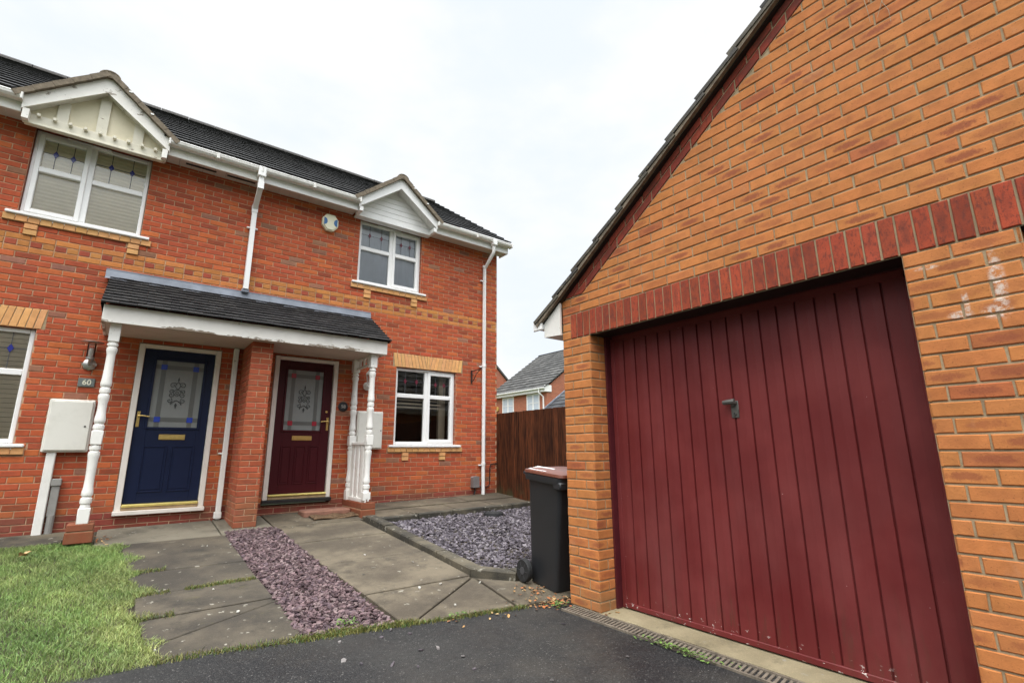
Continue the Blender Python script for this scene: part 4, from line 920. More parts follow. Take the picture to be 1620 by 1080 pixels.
for i in range(3): y = 7.40+i*.16; m.box(xr-.012, xr+.012, y, y+.05, 1.336, 1.439, ch=.003)
m.build('top_rail', M_WP, po)
for (x0, x1, y0, y1) in ((-.378, -.140, 7.19, 7.45), (2.80, 3.02, 7.185, 7.99)):
    m = MB(); lowz = -.93
    for (c, d) in ((lowz, -.817), (-.805, -.735 if x0 < 0 else -.72)):
        m.box(x0+(.006 if c > -.9 else 0), x1-(.006 if c > -.9 else 0), y0, y1, c, d, ch=.006, col=jc((.25, .07, .035), .15, .3))
    m.box(x0+.01, x1-.01, y0+.01, y1-.01, -.82, -.80, mi=1); m.build('brick_plinth', [M_HB, M_HM], po, color=True)

# ------------------------------------------------------------------ fittings on the house fronts
def text(parent, s, loc, size, mat):
    c = bpy.data.curves.new('house_number', 'FONT'); c.body = s; c.size = size; c.extrude = .002; c.align_x = 'CENTER'; c.align_y = 'CENTER'; c.offset = .0015; c.materials.append(mat)
    tmp = bpy.data.objects.new('tmp', c); link(tmp); bpy.context.view_layer.update(); me = bpy.data.meshes.new_from_object(tmp.evaluated_get(bpy.context.evaluated_depsgraph_get())); bpy.data.objects.remove(tmp); bpy.data.curves.remove(c); me.name = 'house_number'
    o = bpy.data.objects.new('house_number', me); link(o); o.parent = parent; o.location = Vector(loc)-ORIGIN[parent.name]; o.rotation_euler = (math.pi/2, 0, 0); return o
n60 = thing('number_plate', (-.465, 7.99, .85), 'rectangular slate number plate reading 60 on red brick', 'number plate')
m = MB(); m.box(-.546, -.384, 7.982, 7.998, .80, .905, ch=.006); m.build('plate', M_PLATE, n60); text(n60, '60', (-.462, 7.980, .852), .088, M_NUM)
n58 = thing('number_plate', (2.72, 7.99, .71), 'round dark number plaque reading 58 beside the burgundy door', 'number plate')
m = MB(); m.lathe([(.078, 0), (.078, .012), (.066, .018)][::-1], (2.72, 7.998, .712), 28, 'y'); m.v = [(p[0], 7.998-(p[1]-7.998), p[2]) for p in m.v]; m.build('plate', M_BLACK, n58); text(n58, '58', (2.72, 7.977, .712), .075, M_NUMG)
def meter(x0, x1, z0, z1, lab, lock):
    t = thing('meter_box', ((x0+x1)/2, 7.97, z0), lab, 'meter box'); m = MB(); m.box(x0, x1, 7.90, 7.998, z0, z1, ch=.012); b = m.build('box', M_METER, t)
    m = MB(); m.box(x0+.018, x1-.018, 7.884, 7.899, z0+.02, z1-.022, ch=.008); m.build('box_door', M_METER, t); m = MB(); m.lathe([(.010, 0), (.010, .006)], (lock, 7.879, z0+.30), 10, 'y'); m.build('lock', M_BLACK, t)
meter(-.755, -.338, .015, .632, 'cream white meter box left of the turned post at number 60', -.40); meter(2.937, 3.372, .04, .65, 'white meter box behind the porch posts at number 58', 3.335)
m = MB(); m.box(-.70, -.615, 7.92, 7.997, -.93, .012, ch=.008); tag(m.build('cable_duct', M_WP), 'white vertical duct running down from the meter box to the ground', 'duct')
t = thing('cable_duct', (-.56, 7.97, -.93), 'grey plastic duct with square cap beside the white duct', 'duct'); m = MB(); m.box(-.605, -.528, 7.94, 7.997, -.70, -.36, ch=.006); m.tube([(-.562, 7.962, -.69), (-.562, 7.962, -.95)], .036, 12); m.build('duct', M_GREY, t); m = MB(); m.box(-.612, -.522, 7.925, 7.998, -.365, -.285, ch=.006); m.build('duct_cap', M_GREY, t)
t = thing('wall_lamp', (-.47, 7.95, 1.1), 'steel wall lamp with flat disc hat and clear cylinder beside number 60', 'wall lamp')
m = MB(); m.lathe([(.072, 0), (.072, .018), (.055, .03)], (-.467, 7.998, 1.075), 8, 'y'); m.v = [(p[0], 7.998-(p[1]-7.998), p[2]) for p in m.v]; m.tube([(-.467, 7.97, 1.07), (-.467, 7.88, 1.07), (-.467, 7.86, 1.13)], .012, 8); m.build('bracket', M_STEEL, t, smooth=True)
m = MB(); m.lathe([(.042, 1.15), (.042, 1.325)], (-.467, 7.86, 0), 18); m.build('lamp_glass', M_LAMPG, t, smooth=True); m = MB(); m.lathe([(.115, 1.330), (.115, 1.338), (.06, 1.352)], (-.467, 7.86, 0), 24); m.build('lamp_hat', M_STEEL, t); m = MB(); m.lathe([(.044, 1.125), (.044, 1.152)], (-.467, 7.86, 0), 18); m.build('lamp_collar', M_STEEL, t); m = MB(); m.lathe([(.012, 1.15), (.02, 1.17), (.026, 1.22), (.018, 1.26)], (-.467, 7.86, 0), 12); m.build('bulb', M_PVC, t, smooth=True)
t = thing('wall_lamp', (3.1, 7.95, 1.1), 'white coach lantern on the wall behind the porch posts', 'wall lamp')
m = MB(); m.lathe([(.07, 0), (.07, .015), (.05, .03)], (3.10, 7.998, 1.07), 20, 'y'); m.v = [(p[0], 7.998-(p[1]-7.998), p[2]) for p in m.v]; m.tube([(3.10, 7.97, 1.05), (3.10, 7.90, 1.02), (3.10, 7.86, 1.08)], .012, 8); m.build('bracket', M_WP, t, smooth=True)
m = MB(); m.lathe([(.045, 1.10), (.07, 1.25)], (3.10, 7.86, 0), 6); m.build('lamp_glass', M_LAMPG, t); m = MB()
for q in range(6):
    w = q*math.pi/3; m.tube([(3.10+.046*math.cos(w), 7.86+.046*math.sin(w), 1.10), (3.10+.071*math.cos(w), 7.86+.071*math.sin(w), 1.25)], .006, 5)
m.lathe([(.085, 1.25), (.075, 1.27), (.03, 1.33), (.012, 1.36)], (3.10, 7.86, 0), 6); m.lathe([(.02, 1.07), (.05, 1.10)], (3.10, 7.86, 0), 6); m.build('lantern_frame', M_WP, t)
t = thing('alarm_box', (2.275, 7.95, 3.77), 'cream eight sided alarm box with blue corners under the eaves', 'alarm box')
pts = [(2.150, 3.715), (2.150, 3.835), (2.215, 3.915), (2.345, 3.915), (2.41, 3.835), (2.41, 3.715), (2.335, 3.625), (2.225, 3.625)][::-1]
m = MB(); m.prism(pts, HF, .002, .06); m.prism(inset(pts, .018), HF, .06, .078); m.build('box', M_SIGNB, t); m = MB(); ins = inset(pts, .02); cx0, cx1 = min(p[0] for p in ins), max(p[0] for p in ins)
for xx, sg in ((cx0, 1), (cx1, -1)):
    pp = [(xx, 3.775+.065)]+[(xx+sg*.058*math.sin(math.pi*i/8), 3.775+.065*math.cos(math.pi*i/8)) for i in range(1, 8)]+[(xx, 3.775-.065)]
    if sg > 0: pp = pp[::-1]
    m.prism(pp, HF, .0785, .081)
m.build('blue_corner', M_SIGNBL, t)
m = MB(); x = 5.17; m.box(x-.012, x+.012, 7.975, 7.995, 1.27, 1.53); m.tube([(x, 7.98, 1.51), (x, 7.66, 1.52), (x, 7.64, 1.54)], .008, 6); m.tube([(x, 7.98, 1.30), (x, 7.90, 1.34), (x, 7.82, 1.44), (x, 7.70, 1.505)], .008, 6); m.tube([(x, 7.95+.02*math.cos(a*.6), 1.45+.02*math.sin(a*.6)) for a in range(9)], .005, 5); tag(m.build('hanging_basket_bracket', M_BLACK), 'empty black iron hanging basket bracket right of the lower window', 'bracket')
t = thing('cable_cover', (5.25, 7.95, -.66), 'grey plastic cover box on the wall low beside the round downpipe', 'cover box'); m = MB(); pr = [(-.07, -.20), (.07, -.20), (.07, -.02), (.05, 0), (-.05, 0), (-.07, -.02)]
m.prism([(5.255+p[0], -.455+p[1]) for p in pr], HF, .002, .09); m.build('cover', M_GREYB, t); m = MB(); m.box(5.19, 5.32, 7.92, 7.996, -.665, -.656); m.tube([(5.27, 7.98, -.66), (5.26, 7.97, -.74), (5.22, 7.96, -.83)], .012, 7); m.build('cable', M_BLACK, t, smooth=True)
m = MB(); m.tube([(5.33, 7.985, -.63), (5.40, 7.985, -.655), (5.55, 7.985, -.66), (5.605, 7.985, -.62), (5.61, 7.985, -.32), (5.63, 7.985, -.25), (5.69, 7.985, -.235), (5.78, 7.985, -.235)], .009, 7); tag(m.build('wall_cable', M_BLACK), 'thin dark cable looping up the wall corner by the fence', 'cable')
# doorstep, mat, cover
t = thing('brick_step', (2.4, 7.6, -.9), 'worn brick doorstep lying below the burgundy door', 'step'); m = MB(); zz = gz(2.4, 7.6); m.box(2.12, 2.78, 7.52, 7.86, zz-.02, zz+.075, ch=.02); m.build('step', M_STEP, t)
m = MB(); n = 14
for i in range(n):
    for j in range(6):
        f = lambda a, b: (2.18+.68*a/n, 7.27+.27*b/6, gz(2.5, 7.4)+.012+.012*math.sin(a*1.1)+.02*(b/6)+.006*math.sin(b*2+a)); m.quad(f(i, j), f(i+1, j), f(i+1, j+1), f(i, j+1))
    m.quad((2.18+.68*i/n, 7.27, gz(2.5, 7.4)), (2.18+.68*(i+1)/n, 7.27, gz(2.5, 7.4)), f(i+1, 0), f(i, 0))
for i in range(1500):
    a, b = random.uniform(0, n), random.uniform(0, 6); p = Vector(f(a, b)); q = p+V3(random.gauss(0, .014), random.gauss(-.004, .014), random.uniform(.004, .018)); m.add([tuple(p), tuple(p+V3(.003, .002, 0)), tuple(q)], [(0, 1, 2)])
m.tube([(2.18+.68*i/10, 7.265+.008*math.sin(i*1.7), gz(2.5, 7.3)+.014+.01*math.sin(i*.9)) for i in range(11)], .013, 6); tag(m.build('door_mat', M_MATT), 'frayed brown coir mat in front of the brick doorstep', 'door mat')
m = MB(); zz = gz(4.66, 6.53); m.lathe([(.155, -.05), (.155, .01), (.150, .02), (.135, .022), (.128, .012), (0.02, .010)], (4.66, 6.53, zz), 32); tag(m.build('drain_cover', M_RUB, smooth=True), 'round black plastic cover lying on the grey slate bed', 'drain cover')

# ------------------------------------------------------------------ garage
ga = thing('garage', (5.5, .44, -1.21), 'buff brick double garage with burgundy doors and red brick arch band', 'garage')
ORG = (.47, .174, .054); YC = .44; YL = 3.17; YR = 2*YC-YL; XB = 8.6; GT = .70
def g_col(k, i, u, v):
    r = random.random(); sm_ = random.choice((0, 0, .15, .35, .5, .7)) if v < .97 else random.choice((0, 0, .1, .25, .45, .85))
    if r < .035: return jc((.38, .12, .045), .07, .7)
    if r < .16: return jc((.45, .16, .05), .05, sm_)
    c = jc(ORG, .045, sm_); return c
rake = lambda c: [(-.7, 1, c-0), (.7, 1, c-1.4*YC-0+0)]
def planes(c):   # z <= c - .7*y  (u=-y)  and mirrored about YC
    return [(-GT, 1., c), (GT, 1., c-2*GT*YC)]
# u=-y : z <= c-.7y -> v - .7u... (y=-u): v <= c+.7u -> -.7u+v<=c ; mirror: y'=2YC-y
O1 = (-2.84, -.66, -1.30, .968); O2 = (-.227, 1.953, -1.30, .968); SOL = (-3.065, 2.185, .962, 1.19)
VG = 1.19
mb = MB(); brickwork(mb, GF, -YL, -YR, -1.30, 1.34, [O1, O2, SOL], g_col, planes=planes(3.555), vbase=VG, phase=-YL+.0); brickwork(mb, GF, -YL, -YR, 1.34, 3.4, [], g_col, planes=planes(3.385), vbase=VG, phase=-YL+.0)
# reveals: far pier reveal (faces -Y), centre pier reveal and the rest
RV = (V3(0, 2.84, 0), V3(1, 0, 0), V3(0, 0, 1), V3(0, -1, 0)); brickwork(mb, RV, GX, 3.30, -1.30, .968, [], g_col, vbase=VG, phase=GX+.11)
RV2 = (V3(0, .66, 0), V3(-1, 0, 0), V3(0, 0, 1), V3(0, 1, 0)); brickwork(mb, RV2, -3.30, -GX, -1.30, .968, [], g_col, vbase=VG, phase=-GX)
RV3 = (V3(0, .227, 0), V3(1, 0, 0), V3(0, 0, 1), V3(0, -1, 0)); brickwork(mb, RV3, GX, 3.30, -1.30, .968, [], g_col, vbase=VG, phase=GX)
for y0, y1 in ((.66, 2.84), (-1.953, .227)): mb.add([(GX+.002, y0, .966), (3.34, y0, .966), (3.34, y1, .966), (GX+.002, y1, .966)], [(0, 1, 2, 3)], mi=3)  # black faces painted in for the shade under the lintel
ap = 3.385-GT*YC
mb.add([(GX+.006, YL, -1.3), (XB, YL, -1.3), (XB, YL, 1.3), (GX+.006, YL, 1.3)], [(0, 1, 2, 3)], mi=2); mb.add([(XB, YR, -1.3), (GX+.006, YR, -1.3), (GX+.006, YR, 1.3), (XB, YR, 1.3)], [(0, 1, 2, 3)], mi=2)
mb.add([(XB, YL, -1.3), (XB, YR, -1.3), (XB, YR, 1.3), (XB, YC, ap), (XB, YL, 1.3)], [(0, 1, 2, 3, 4)], mi=2)
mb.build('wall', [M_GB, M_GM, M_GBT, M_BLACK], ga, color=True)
mb = MB(); n = round((SOL[1]-SOL[0])/.075)
RC = (.30, .055, .025)
for i in range(n):
    a = SOL[0]+i*.075+.005; one_brick(mb, GF, [(a, SOL[2]+.006), (a+.065, SOL[2]+.006), (a+.065, SOL[3]-.005), (a, SOL[3]-.005)], jc(RC, .22, random.choice((0, 0, .15, .3, .45))), vert=True, proud=.002)
mb.add([(GX+.0065, -u, v) for u, v in ((SOL[0], SOL[2]), (SOL[1], SOL[2]), (SOL[1], SOL[3]), (SOL[0], SOL[3]))], [(0, 1, 2, 3)], mi=1); mb.build('soldier_course', [M_SB, M_GM], ga, color=True)
mb = MB(); dirs = V3(0, -1, GT).normalized()
for sgn in (1, -1):
    for row, (c0, c1) in enumerate(((3.390, 3.472), (3.474, 3.556))):
        s = 0.; y = YL-.04-row*.0
        L = .225*math.cos(math.atan(GT))
        yy = YL+.06+(row*.11)*.8
        while yy > YC-.02:
            y1 = yy-.006; y2 = max(YC, yy-L+.004)
            p = [(-y1, c0+.004-GT*y1), (-y2, c0+.004-GT*y2), (-y2, c1-.005-GT*y2), (-y1, c1-.005-GT*y1)]; p = clip(p, -1, 0, YL-.035-row*.0); p = clip(p, 0, -1, -1.352)
            if len(p) > 2 and y1-y2 > .02:
                if sgn < 0: p = [(-(2*YC+q[0]), q[1]) for q in p][::-1]
                one_brick(mb, GF, p, jc((.24, .042, .024), .15, random.choice((0, .3, .6))), proud=.003)  # darker red than the soldier course: roof shadow painted into the bricks
            yy -= L
    q = [(-YL+.02, 3.386-GT*YL), (-YC, 3.386-GT*YC), (-YC, 3.56-GT*YC), (-YL+.02, 3.56-GT*YL)]; q = clip(q, 0, -1, -1.345)
    if sgn < 0: q = [(-(2*YC+p[0]), p[1]) for p in q][::-1]
    mb.add([(GX+.005, -u, v) for u, v in q], [tuple(range(len(q)))], mi=1)
mb.build('raked_band', [M_SB, M_GM], ga, color=True)
# roof
mb = MB(); vg = MB(); vk = MB(); GC = [(.055, .05, .042), (.04, .037, .033), (.075, .066, .05)]; cA, sA = math.cos(math.atan(GT)), math.sin(math.atan(GT))
for sgn in (1, -1):
    ye = 3.45; ez = 3.562-GT*ye; S = V3(0, -cA*sgn, sA); Nn = V3(0, sA*sgn, cA); U = V3(1, 0, 0) if sgn < 0 else V3(-1, 0, 0); O = V3(2.945 if sgn < 0 else XB+.1, ye if sgn > 0 else 2*YC-ye, ez)
    tiles(mb, O, U, S, Nn, XB+.1-2.945, (ye-YC)/cA, .32, .33, .030, GC, False, .004)
    # verge mortar strip, and below it a black strip painting in the shadow line
    for i in range(20):
        s0, s1 = (ye-YC)/cA*i/20, (ye-YC)/cA*(i+1)/20; p = [O+S*s0-Nn*.012, O+S*s1-Nn*.012, O+S*s1+Nn*.016, O+S*s0+Nn*.016]; x0, x1 = 2.955, GX+.05
        vs = [(x0, q.y, q.z) for q in p]+[(x1, q.y, q.z) for q in p]; vg.add(vs, [(0, 1, 2, 3), (7, 6, 5, 4), (0, 4, 5, 1), (1, 5, 6, 2), (2, 6, 7, 3), (3, 7, 4, 0)])
        p = [O+S*s0-Nn*.022, O+S*s1-Nn*.022, O+S*s1-Nn*.013, O+S*s0-Nn*.013]; vs = [(2.99, q.y, q.z) for q in p]+[(GX+.05, q.y, q.z) for q in p]; vk.add(vs, [(0, 1, 2, 3), (7, 6, 5, 4), (0, 4, 5, 1), (1, 5, 6, 2), (2, 6, 7, 3), (3, 7, 4, 0)])
        if i == 19: vk.build('verge_shadow_strip', M_BLACK, ga); vk = MB()
gr = mb.build('roof', M_GTILE, ga, color=True); halfpipe(vg, (2.945, YC, 3.562-GT*YC+.01), (XB+.1, YC, 3.562-GT*YC+.01), .13); vg.prism([(.125*math.cos(math.pi*i/10), .105*math.sin(math.pi*i/10)) for i in range(11)], (V3(2.95, YC, 3.562-GT*YC+.01), V3(0, -1, 0), V3(0, 0, 1), V3(-1, 0, 0)), -.05, 0); vg.build('verge', M_VERGE, gr)
for sgn in (1, -1):
    mb = MB(); Y = lambda y: y if sgn > 0 else 2*YC-y
    fr = (V3(2.998, 0, 0), V3(0, -1, 0), V3(0, 0, 1), V3(-1, 0, 0)); p = [(-Y(3.385), 1.035), (-Y(YL-.005), 1.02), (-Y(YL-.005), 3.545-GT*YL), (-Y(3.385), 3.545-GT*3.385)]
    if sgn < 0: p = p[::-1]
    p = p if sum(p[i][0]*p[(i+1) % 4][1]-p[(i+1) % 4][0]*p[i][1] for i in range(4)) > 0 else p[::-1]
    mb.prism(p, fr, -.02, 0); mb.box(3.02, XB, min(Y(3.385), Y(3.365)), max(Y(3.385), Y(3.365)), 1.035, 1.19); mb.box(3.02, XB, min(Y(3.364), Y(YL+.003)), max(Y(3.364), Y(YL+.003)), 1.03, 1.04); mb.build('eaves_box', M_WP, ga)
mb = MB(); gutter(mb, 0, 5.7, 0, 0); mb.v = [(2.975+p[0], 3.44-p[1], 1.195+p[2]) for p in mb.v]; mb.f = [f_[::-1] for f_ in mb.f]; mb.build('gutter', M_PVC, ga)
# doors
def gdoor(y0, y1, label):
    dx = 3.262; m = MB(); n = round((y1-y0-.10)/.1135); z0, z1 = -1.165, .93; a0, a1 = y0+.05, y1-.05; w = (a1-a0)/n; cols = []
    for i in range(n):
        a, b = a0+i*w, a0+(i+1)*w
        cols += [(a, dx+.016), (a+.003, dx+.016), (a+.007, dx+.001), (a+.05, dx-.002), (b-.007, dx+.001), (b-.003, dx+.016)]
    vs = []; fs = []
    for y, x in cols: vs += [(x, y, z0), (x, y, z1)]
    for i in range(len(cols)-1): fs.append((2*i, 2*i+1, 2*i+3, 2*i+2))
    m.add(vs, fs); d = m.build('garage_door', M_GD, ga, label=label)
    m = MB(); m.box(dx-.006, dx+.03, a0, a1, -1.192, -1.155, ch=.004); m.box(dx-.004, dx+.03, a0, a1, .915, .962); m.box(dx-.004, dx+.03, y0+.022, a0+.01, -1.195, .95, ch=.003); m.box(dx-.004, dx+.03, a1-.01, y1-.022, -1.195, .95, ch=.003); m.build('door_rail', M_GD, d)
    m = MB(); m.box(3.205, 3.33, y0+.001, y0+.020, -1.2, .967); m.box(3.205, 3.33, y1-.020, y1-.001, -1.2, .967); m.box(3.24, 3.33, y0+.021, y1-.021, .963, .967); m.build('door_jamb', M_GFRAME, d)
    yh = (y0+y1)/2-.003; m = MB(); m.box(dx-.006, dx+.001, yh-.028, yh+.026, .21, .325, ch=.008); m.lathe([(.02, -.03), (.02, 0)], (dx, yh, .31), 12, 'x'); m.tube([(dx-.032, yh-.018, .318), (dx-.036, yh+.02, .317), (dx-.033, yh+.062, .314)], [.019, .018, .015], 8); m.lathe([(.012, -.010), (.012, 0)], (dx-.005, yh, .238), 10, 'x'); m.build('door_handle', M_HAND, d, smooth=True)
    m = MB(); m.lathe([(.006, -.0115), (.006, -.0095)], (dx-.005, yh, .238), 10, 'x'); m.build('keyhole', M_BLACK, d)
gdoor(.66, 2.84, None); gdoor(-1.953, .227, None)
mb = MB(); n = 30
for i in range(n):
    y0, y1 = 2.86-(2.86+2.2)*i/n, 2.86-(2.86+2.2)*(i+1)/n; e = lambda y: 3.035+.006*math.sin(y*13)+.004*math.sin(y*41)
    mb.quad((e(y0), y0, -1.207), (e(y1), y1, -1.207), (3.5, y1, -1.196), (3.5, y0, -1.196)); mb.quad((e(y0), y0, -1.26), (e(y1), y1, -1.26), (e(y1), y1, -1.207), (e(y0), y0, -1.207))
tag(mb.build('apron', M_APRON), kind='structure')
t = thing('drain_channel', (2.92, 1.0, -1.21), 'rusty narrow drain grating set along the garage threshold', 'drain channel'); m = MB()
m.box(2.862, 2.876, -2.3, 3.10, -1.26, -1.198); m.box(2.990, 3.004, -2.3, 3.10, -1.26, -1.198); m.quad((2.876, -2.3, -1.213), (2.99, -2.3, -1.213), (2.99, 3.1, -1.213), (2.876, 3.1, -1.213)); m.build('channel_frame', M_RUST, t)
m = MB(); y = -2.3
while y < 3.08: m.add([(2.877, y, -1.204), (2.989, y+.018, -1.204), (2.989, y+.034, -1.204), (2.877, y+.016, -1.204), (2.877, y, -1.222), (2.989, y+.018, -1.222), (2.989, y+.034, -1.222), (2.877, y+.016, -1.222)], [(0, 1, 2, 3), (0, 4, 5, 1), (1, 5, 6, 2), (2, 6, 7, 3), (3, 7, 4, 0)]); y += .032
m.build('grate', M_RUST, t)
m = MB()
for k in range(9):
    y0, z0 = .545+random.gauss(0, .02), 2.36+random.uniform(-.02, .06); path = [(GX-.006, y0+.02*random.gauss(0, 1), z0+.25+random.uniform(0, .2))]
    for j in range(5): p = path[-1]; path.append((GX-.006-random.uniform(0, .012), p[1]+random.gauss(0, .012), p[2]-random.uniform(.03, .08)))
    m.tube(path, [.003, .003, .0025, .002, .002, .001], 5)
tag(m.build('dead_climber', M_TWIG), 'dry dead creeper stems clinging high on the garage gable', 'dead climber')

# ------------------------------------------------------------------ wheelie bin
bn = thing('wheelie_bin', (3.35, 3.57, -1.2), 'charcoal wheelie bin with brown lid behind the garage pier', 'wheelie bin')
BM = Matrix.Translation((3.305, 3.605, gz(3.3, 3.605)+.002)) @ Matrix.Rotation(math.radians(-3), 4, 'Z') @ Matrix.Rotation(math.radians(4.5), 4, 'X')
def ringbox(m, secs, **k):
    """stack of rounded-rect sections (hx, y0, y1, z, r)"""
    vs = []; fs = []; nn = 0
    for hx, y0, y1, z, r in secs:
        ps = []
        for cx_, cy_, a0 in ((hx-r, y1-r, 0), (-hx+r, y1-r, 90), (-hx+r, y0+r, 180), (hx-r, y0+r, 270)):
            for j in range(5): w = math.radians(a0+90*j/4); ps.append((cx_+r*math.cos(w), cy_+r*math.sin(w), z))
        nn = len(ps); vs += ps
    for i in range(len(secs)-1): fs += [(i*nn+j, i*nn+(j+1) % nn, (i+1)*nn+(j+1) % nn, (i+1)*nn+j) for j in range(nn)]
    fs += [tuple(range(nn-1, -1, -1)), tuple(range((len(secs)-1)*nn, len(secs)*nn))]; m.add(vs, fs, **k)
m = MB(); ringbox(m, [(.185, -.19, .17, .0, .03), (.190, -.20, .18, .05, .035), (.222, -.245, .225, .88, .045), (.225, -.25, .23, .90, .045), (.250, -.275, .25, .905, .05), (.255, -.28, .255, .93, .05), (.255, -.28, .255, .962, .05)]); m.box(-.25, .25, -.285, -.18, .865, .93, ch=.01); m.box(-.16, .16, .17, .25, .05, .17, ch=.02); m.xf(BM).build('bin_body', M_BIN, bn, smooth=True)
m = MB(); ringbox(m, [(.252, -.30, .262, .965, .05), (.258, -.305, .265, .972, .05), (.256, -.30, .262, .995, .05), (.20, -.23, .20, 1.014, .05), (.15, -.17, .15, 1.020, .05)]); m.box(-.12, .12, -.325, -.29, .965, .985, ch=.008); m.xf(BM).build('bin_lid', M_LID, bn, smooth=True)
m = MB(); m.tube([(-.20, .25, .945), (-.20, .31, .955), (-.17, .33, .957), (.17, .33, .957), (.20, .31, .955), (.20, .25, .945)], .015, 10); m.box(-.12, -.06, .24, .335, .94, .97, ch=.006); m.box(.06, .12, .24, .335, .94, .97, ch=.006); m.xf(BM).build('bin_handle', M_BIN, bn, smooth=True)
for sg in (-1, 1):
    m = MB(); m.lathe([(.075, -.026), (.092, -.026), (.100, -.016), (.100, .016), (.092, .026), (.075, .026)], (sg*.262, .175, .10), 28, 'x'); w = m.xf(BM).build('wheel', M_RUB, bn, smooth=True)
    m = MB(); m.lathe([(.076, -.016), (.076, .016)], (sg*.262, .175, .10), 24, 'x'); m.lathe([(.032, -.030), (.032, .030)], (sg*.262, .175, .10), 16, 'x')
    for q in range(6): a = q*math.pi/3; m.tube([(sg*.280, .175+.03*math.cos(a), .10+.03*math.sin(a)), (sg*.280, .175+.074*math.cos(a), .10+.074*math.sin(a))], .009, 6)
    m.xf(BM).build('wheel_hub', M_HUB, w, smooth=True)
m = MB(); m.quad((-.245, .0, .9975), (-.05, .0, 1.0385), (-.05, .17, 1.0385), (-.245, .17, .9975)); m.v = [(-.240, -.06, 1.003), (-.12, -.06, 1.024), (-.12, .20, 1.024), (-.240, .20, 1.003)]; m.xf(BM).build('lid_sticker', M_PVC, bn)

# ------------------------------------------------------------------ fence
t = thing('timber_fence', (5.86, 5.6, -.9), 'dark brown featheredge timber fence between house and garage', 'fence'); m = MB(); y = 8.02
while y > 3.2:
    w = .105; zt = .722+random.uniform(-.004, .004); k = random.uniform(.75, 1.3); m.add([(5.785, y, gz(5.8, min(y, 8))-.03), (5.799, y-w-.012, gz(5.8, min(y, 8))-.03), (5.799, y-w-.012, zt), (5.785, y, zt), (5.813, y, gz(5.8, min(y, 8))-.03), (5.809, y-w-.012, gz(5.8, min(y, 8))-.03), (5.809, y-w-.012, zt), (5.813, y, zt)], [(3, 2, 1, 0), (4, 5, 6, 7), (0, 1, 5, 4), (2, 3, 7, 6), (1, 2, 6, 5), (3, 0, 4, 7)], col=(k, k, k, 0)); y -= w
m.build('board_panel', M_FENCE, t, color=True)
for z in (-.55, .45): m = MB(); m.box(5.814, 5.873, 3.2, 8.0, z, z+.08, col=(1, 1, 1, 0)); m.build('fence_rail', M_FENCE, t, color=True)
for y in (3.3, 5.0, 6.6, 7.9): m = MB(); m.box(5.874, 5.973, y-.05, y+.05, -1.2, .70, col=(1, 1, 1, 0)); m.build('fence_post', M_FENCE, t, color=True)

# ------------------------------------------------------------------ far houses
FR = (.36, .105, .05)
M_FBR = brick_tex('far red brick', (.37, .11, .055), (.29, .085, .045), (.36, .22, .15)); FC = [(.068, .067, .063), (.058, .057, .054), (.080, .078, .073)]
fh = thing('far_house', (25.3, 26.2, -1.3), 'far brick house with grey tiled roof and white windows beyond the fence', 'house')
X0, X1, Y0, Y1, ZE2 = 20.75, 29.9, 23.3, 29.15, 3.95; XR = (X0+X1)/2; SR = .71
mb = MB(); mb.box(X0, X1, Y0, Y1, -1.3, ZE2); mb.add([(X0, Y0, ZE2), (X1, Y0, ZE2), (XR, Y0, ZE2+(XR-X0)*SR)], [(0, 1, 2)]); mb.add([(X1, Y1, ZE2), (X0, Y1, ZE2), (XR, Y1, ZE2+(XR-X0)*SR)], [(0, 1, 2)]); mb.build('wall', M_FBR, fh)
mb = MB(); A = math.atan(SR); ov = .28
for sg in (1, -1):
    S = V3(sg*math.cos(A), 0, math.sin(A)); Nn = V3(-sg*math.sin(A), 0, math.cos(A)); U = V3(0, -1, 0) if sg > 0 else V3(0, 1, 0); O = V3(X0-ov if sg > 0 else X1+ov, Y1+.1 if sg > 0 else Y0-.1, ZE2-ov*SR+.10); tiles(mb, O, U, S, Nn, Y1-Y0+.2, (XR-X0+ov)/math.cos(A), .42, .42, .055, FC, False, .002)
r = mb.build('roof', M_FTILE, fh, color=True); mb = MB(); halfpipe(mb, (XR, Y0-.1, ZE2+(XR-X0)*SR+.1), (XR, Y1+.1, ZE2+(XR-X0)*SR+.1), .14); mb.build('ridge_tile', M_FTILE, r)
mb = MB(); mb.box(X0-.22, X0-.19, Y0-.05, Y1+.05, ZE2-.30, ZE2-.06); mb.box(X0-.19, X0, Y0-.02, Y1, ZE2-.30, ZE2-.28); mb.box(X0-.24, X0+.35, Y0-.06, Y0-.03, ZE2-.30, ZE2+.12); mb.build('fascia', M_PVC, fh)
mb = MB(); mb.box(X0-.34, X0-.225, Y0-.08, Y1+.05, ZE2-.12, ZE2-.01, ch=.02); mb.tube([(X0-.28, Y0+.45, ZE2-.1), (X0-.28, Y0+.45, ZE2-.35), (X0-.06, Y0+.28, ZE2-.6), (X0-.06, Y0+.28, -1.2)], .05, 8); mb.build('gutter', M_PVC, fh)
mb = MB()
for sg in (1,): mb.add([(X0-.2, Y0-.02, ZE2-.12), (XR, Y0-.02, ZE2+(XR-X0)*SR-.02), (XR, Y0-.02, ZE2+(XR-X0)*SR+.10), (X0-.2, Y0-.02, ZE2-.0)], [(0, 1, 2, 3)])
mb.build('verge_strip', M_OCHRE, fh)
